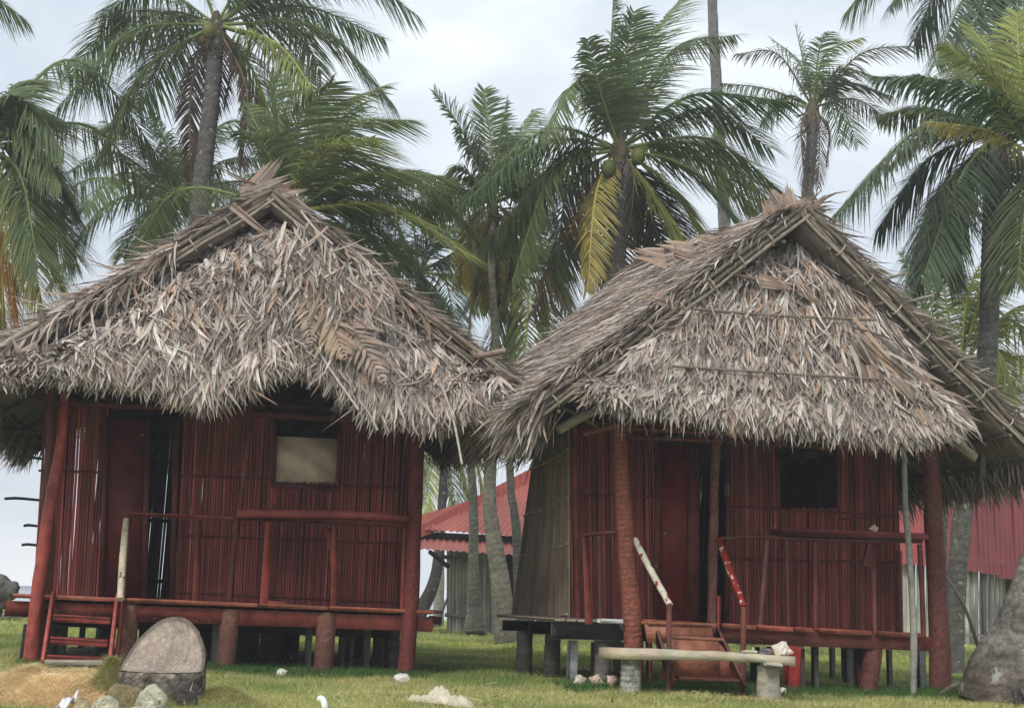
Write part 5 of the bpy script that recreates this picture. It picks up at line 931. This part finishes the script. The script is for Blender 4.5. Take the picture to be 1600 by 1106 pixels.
# white plastic scrap
mb = MB(); c = atY(103, 1100, 8.7); u = np.linspace(-1, 1, 9); X, Y_ = np.meshgrid(u, u); Zs = .03*np.sin(X*4+1)*np.cos(Y_*3)+.035*X+.02*rng.random(X.shape); V = np.stack([c[0]+X*.06, c[1]+Y_*.05, c[2]+Zs+Y_*.02], -1).reshape(-1, 3)
i = np.arange(8)[:, None]*9; j = np.arange(8)[None]; mb.add(V, np.stack([i+j, i+j+1, i+10+j, i+9+j], -1).reshape(-1, 4), (.72, .70, .72)); o = single('plastic_scrap', mb, M['plastic'], (c[0], c[1], 0), 'crumpled white plastic scrap among the stones', 'plastic scrap'); md = o.modifiers.new('t', 'SOLIDIFY'); md.thickness = .004
# sand heap
mb = MB(); c = atY(688, 1088, 10.2); 
grid_mesh(mb, np.linspace(c[0]-.32, c[0]+.34, 70), np.linspace(c[1]-.3, c[1]+.35, 60), lambda X, Y: gh(X, Y)-.03+.115*np.clip(np.exp(-(((X-c[0]-.0)/.19)**2+((Y-c[1])/.2)**2))+.35*np.exp(-(((X-c[0]+.2)/.06)**2+((Y-c[1]-.1)/.1)**2))+.45*np.exp(-(((X-c[0]-.18)/.09)**2+((Y-c[1]+.1)/.1)**2)), 0, 1)*(1+.25*np.sin(X*31+Y*17)+.2*np.sin(X*67)*np.cos(Y*53)), (.62, .56, .43))
single('sand_heap', mb, M['coral'], (c[0], c[1], 0), 'little heap of pale sand on the lawn between the huts', 'sand heap', smooth=True)
# pipe
mb = MB(); c = atY(503, 1095, 9.4); tube(mb, smooth_path([c+[-.02, .02, .012], c+[0, 0, .015], c+[.022, -.02, -.02], c+[.03, -.03, -.12]], 14), .024, 14, (.80, .82, .84)); single('pipe_end', mb, M['plastic'], (c[0], c[1], 0), 'bent end of a white pipe sticking out of the grass', 'pipe', smooth=True)
# bench
Yn = 12.2; be = empty('bench', onground(1090, Yn), 'rough plank bench on two stumps in front of the right hut', 'bench')
cL = atY(940, 1011, 12.35); cRt = atY(1243, 1026, 11.95); d = cRt-cL; sd = nrm(np.cross(d, up)); mb = MB(); nseg = 14; V = []
for q in range(nseg+1):
    s = q/nseg; p = cL+d*s; w2 = .175*(1+.05*math.sin(s*9)); tt = .095*(1+.08*math.sin(s*7)-.25*s); off = .015*math.sin(s*3)
    for a, b in ((-1, 0), (1, 0), (1, -1), (-1, -1)): V.append(p+sd*a*(w2 if b == 0 else w2*.86)+up*(b*tt*(1.15 if a < 0 else 1))+up*off+rng.normal(0, .003, 3))
Fq = [[q*4+k, q*4+(k+1) % 4, q*4+4+(k+1) % 4, q*4+4+k] for q in range(nseg) for k in range(4)]+[[0, 3, 2, 1], [nseg*4, nseg*4+1, nseg*4+2, nseg*4+3]]
cc = tintv((.60, .52, .40), len(V), .08); cc[:4] *= .5; mb.add(V, Fq, cc); part('seat', mb, mat('bench_wood', .85, 5, .7, 1.2, .6, 40, stretch=(.5, 5, 5)), be)
mb = MB(); a = cL+d*.155-[0, 0, .06]; b = np.array([a[0], a[1], -.06]); tube(mb, np.linspace(a, b, 30), [.088, .094, .10], 16, (.36, .35, .31), ring=.08, rstep=.055, colvar=.1); part('leg', mb, M['rough_bark'], be, label='pale ringed palm stump leg')
mb = MB(); a = cL+d*.862-[0, 0, .085]; b = np.array([a[0]+.01, a[1], -.06]); tube(mb, np.linspace(a, b, 12), [.10, .105, .112], 9, (.36, .32, .26), lump=.12, colvar=.12); part('leg', mb, M['wood'], be, label='split weathered log leg')
mb = MB(); box_axes(mb, cL+d*.867-[0, 0, .07]-[0, .12, 0], (.075, 0, -.002), (0, .12, 0), (0, 0, .016), (.50, .45, .38)); part('packing_block', mb, M['wood'], be)
# shells
def conch(pos, size, az, tilt, col, label, group, name='conch_shell'):
    mb = MB(); a = np.array([math.cos(az)*math.cos(tilt), math.sin(az)*math.cos(tilt), math.sin(tilt)]); s1 = nrm(np.cross(a, [.1, .2, 1])); s2 = np.cross(a, s1)
    K = 34; n = 40; t = np.linspace(0, 1, K); prof = np.interp(t, [0, .12, .3, .45, .6, .8, 1], [.05, .16, .30, .55, .62, .30, .08]); V = []; Cc = []
    for i_, tt in enumerate(t):
        for j_ in range(n):
            ph = 2*np.pi*j_/n; whorl = .12*math.sin(2*np.pi*(tt*5)+ph)*(tt < .5); r_ = prof[i_]*(1+whorl*1.2)
            sp = max(0, math.cos(ph*4.0+tt*6))**6*.55*math.exp(-((tt-.42)/.07)**2)+max(0, math.cos(ph*4+1))**6*.35*math.exp(-((tt-.25)/.05)**2); r_ *= 1+sp
            if .42 < tt: r_ *= 1+.55*math.exp(-((ph-1.2)/.5)**2)*math.sin((tt-.42)/.58*np.pi)
            V.append(np.asarray(pos)+size*(a*(tt-.5)*1.15+s1*r_*math.cos(ph)*.72+s2*r_*math.sin(ph)*.72)); inner = math.exp(-((ph-.7)/.35)**2)*(tt > .42); Cc.append(np.array(col)*(1-inner)+np.array((.72, .36, .27))*inner)
    i = np.arange(K-1)[:, None]*n; j = np.arange(n)[None]; j2 = (j+1) % n; mb.add(V, np.stack([i+j, i+j2, i+n+j2, i+n+j], -1).reshape(-1, 4), np.array(Cc)); return single(name, mb, M['shell'], pos, label, 'shell', group, smooth=True)
G_ = 'conch shells'
for px, py, Y_, sz, az, col, lab in ((907, 1077, 12.75, .135, .4, (.72, .66, .56), 'spiky cream conch, leftmost of the three on the grass'), (934, 1077, 12.8, .15, 2.7, (.66, .55, .42), 'brownish conch between two others on the grass'), (959, 1078, 12.7, .135, 5.2, (.78, .58, .50), 'pink conch on the grass nearest the bench stump')):
    p = onground(px, Y_)+[0, 0, .05]; conch(p, sz, az, .3, col, lab, G_)
p = cL+d*.935+up*.06; conch(p, .175, 3.0, .25, (.75, .68, .60), 'large spiky conch standing on the right end of the bench', G_)
conch(H.at(1365, 827, -.04)+[0, 0, .01], .095, .2, .1, (.85, .62, .50), 'small peach conch on the porch counter of the right hut', G_)
conch(onground(443, 13.1)+[0, 0, .04], .11, 2.0, .2, (.78, .76, .70), 'white shell in the grass before the left hut stilts', G_)
conch(onground(1222, 12.9)+[0, 0, .03], .09, 1.0, .2, (.75, .70, .66), 'small white shell by the bright red stilt', G_)
mb = MB(); p = onground(631, 12.6); blob(mb, p+[0, 0, .035], (.075, .05, .05), (.78, .76, .70), .4, 2, 3, 2); single('coral_lump', mb, M['coral'], p, 'white coral lump on the grass by the knotted corner post', 'coral', smooth=True)
mb = MB(); p = cL+d*.855+up*.02; k = 16; t = np.linspace(0, 1, k); 
for s_, cl in ((1, (.10, .11, .16)), (-1, (.65, .68, .74))):
    tube(mb, np.stack([p[0]-.07+t*.15, p[1]-.03*np.sin(t*3.1)*s_, p[2]+.018+.012*np.sin(t*3.1)*s_], 1), .020*np.sin(np.pi*np.clip(t*.94+.03, 0, 1)), 8, cl)
single('mussel_shell', mb, M['shell'], p, 'blue and white mussel shell on the bench beside the large conch', 'shell', smooth=True)
mb = MB(); p = cL+d*.77+up*.015; blob(mb, p+[0, 0, .01], (.075, .05, .018), (.50, .48, .36), .35, 2, 3, 1); tube(mb, np.array([p+[.03, 0, .0], p+[.03, 0, .055]]), .016, 8, (.42, .42, .33)); single('coral_piece', mb, M['coral'], p, 'flat pale coral piece with a knob lying on the bench', 'coral', smooth=True)
# boards lying beyond the left hut, driftwood on the shore
mb = MB(); a = atY(640, 952, 16.5); b = atY(692, 956, 16.5); bar(mb, a, b, .3, .035, col=(.50, .42, .34)); tl = single('board', mb, M['wood'], a, 'pale board jutting out past the right corner post of the left hut', 'board')
mb = MB(); bar(mb, atY(644, 973, 16.7), atY(676, 974, 16.7), .1, .16, col=(.20, .05, .04)); bar(mb, atY(670, 967, 20), atY(690, 970, 20), .1, .12, col=(.14, .05, .04)); 
single('red_crate', mb, M['paint'], onground(660, 16.7), 'dark red timber block under the jutting board', 'timber')
for q, (px, py, Y_, w1, col, lab) in enumerate(((676, 968, 38, 24, (.30, .27, .25), 'brown driftwood heap left of the small shed wall'), (12, 977, 30, 50, (.62, .62, .60), 'white foam line of washed up coral at the left edge'), (742, 978, 31, 30, (.05, .045, .04), 'black husk heap at the foot of the straight trunk'))):
    c_ = onground(px, Y_); k = pxm(Y_); mb = MB(); blob(mb, c_+[0, 0, .08], (w1*k/2, .3, .2 if q != 1 else .06), col, .5, 3, 3, q); single('shore_heap', mb, M['stone'], c_, lab, 'heap')
# ------------------------------------------------------------------ sea haze
mb = MB(); box_axes(mb, (0, 60, 11), (75, 0, 0), (0, 75, 0), (0, 0, 15), bev=.01)
hz = bpy.data.materials.new('haze'); hz.use_nodes = True; t = hz.node_tree; t.nodes.clear(); o_ = N(t, 'ShaderNodeOutputMaterial'); pv = N(t, 'ShaderNodeVolumePrincipled')
pv.inputs['Color'].default_value = (.93, .96, 1, 1); pv.inputs['Density'].default_value = .0026; pv.inputs['Anisotropy'].default_value = .2; t.links.new(pv.outputs[0], o_.inputs['Volume'])
single('haze', mb, hz, (0, 60, -4), kind='stuff')

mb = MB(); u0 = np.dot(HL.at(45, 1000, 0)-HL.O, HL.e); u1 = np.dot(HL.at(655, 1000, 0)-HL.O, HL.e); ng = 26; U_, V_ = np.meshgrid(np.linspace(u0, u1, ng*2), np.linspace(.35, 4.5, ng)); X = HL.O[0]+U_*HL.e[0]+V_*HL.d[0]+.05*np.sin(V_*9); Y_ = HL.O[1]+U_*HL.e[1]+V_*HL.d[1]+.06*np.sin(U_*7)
i = np.arange(ng-1)[:, None]*ng*2; j = np.arange(ng*2-1)[None]; mb.add(np.stack([X, Y_, gh(X, Y_)+.01+.012*np.sin(X*20)*np.sin(Y_*17)], -1).reshape(-1, 3), np.stack([i+j, i+j+1, i+ng*2+j+1, i+ng*2+j], -1).reshape(-1, 4), (.035, .03, .022)); single('shaded_soil', mb, M['stone'], (HL.O[0], HL.O[1], 0), kind='structure', smooth=True)  # dark soil under the left hut, with the hut's shade painted into its colour

mb = MB(); n = 420; x, y = cone(n, 8.8, 20, .8); P = np.stack([x, y, ground_h(x, y)+.025], 1); a = rng.uniform(0, 6.28, n)
strips(mb, P, np.stack([np.cos(a), np.sin(a), 0*a], 1), np.tile([0, 0, 1.0], (n, 1)), rng.uniform(.03, .16, n), rng.uniform(.003, .009, n), tintv((.38, .28, .18), n, .35), lift=.1, grav=.1, curl=.5)
single('leaf_litter', mb, M['thatch'], (0, 0, 0), kind='stuff')
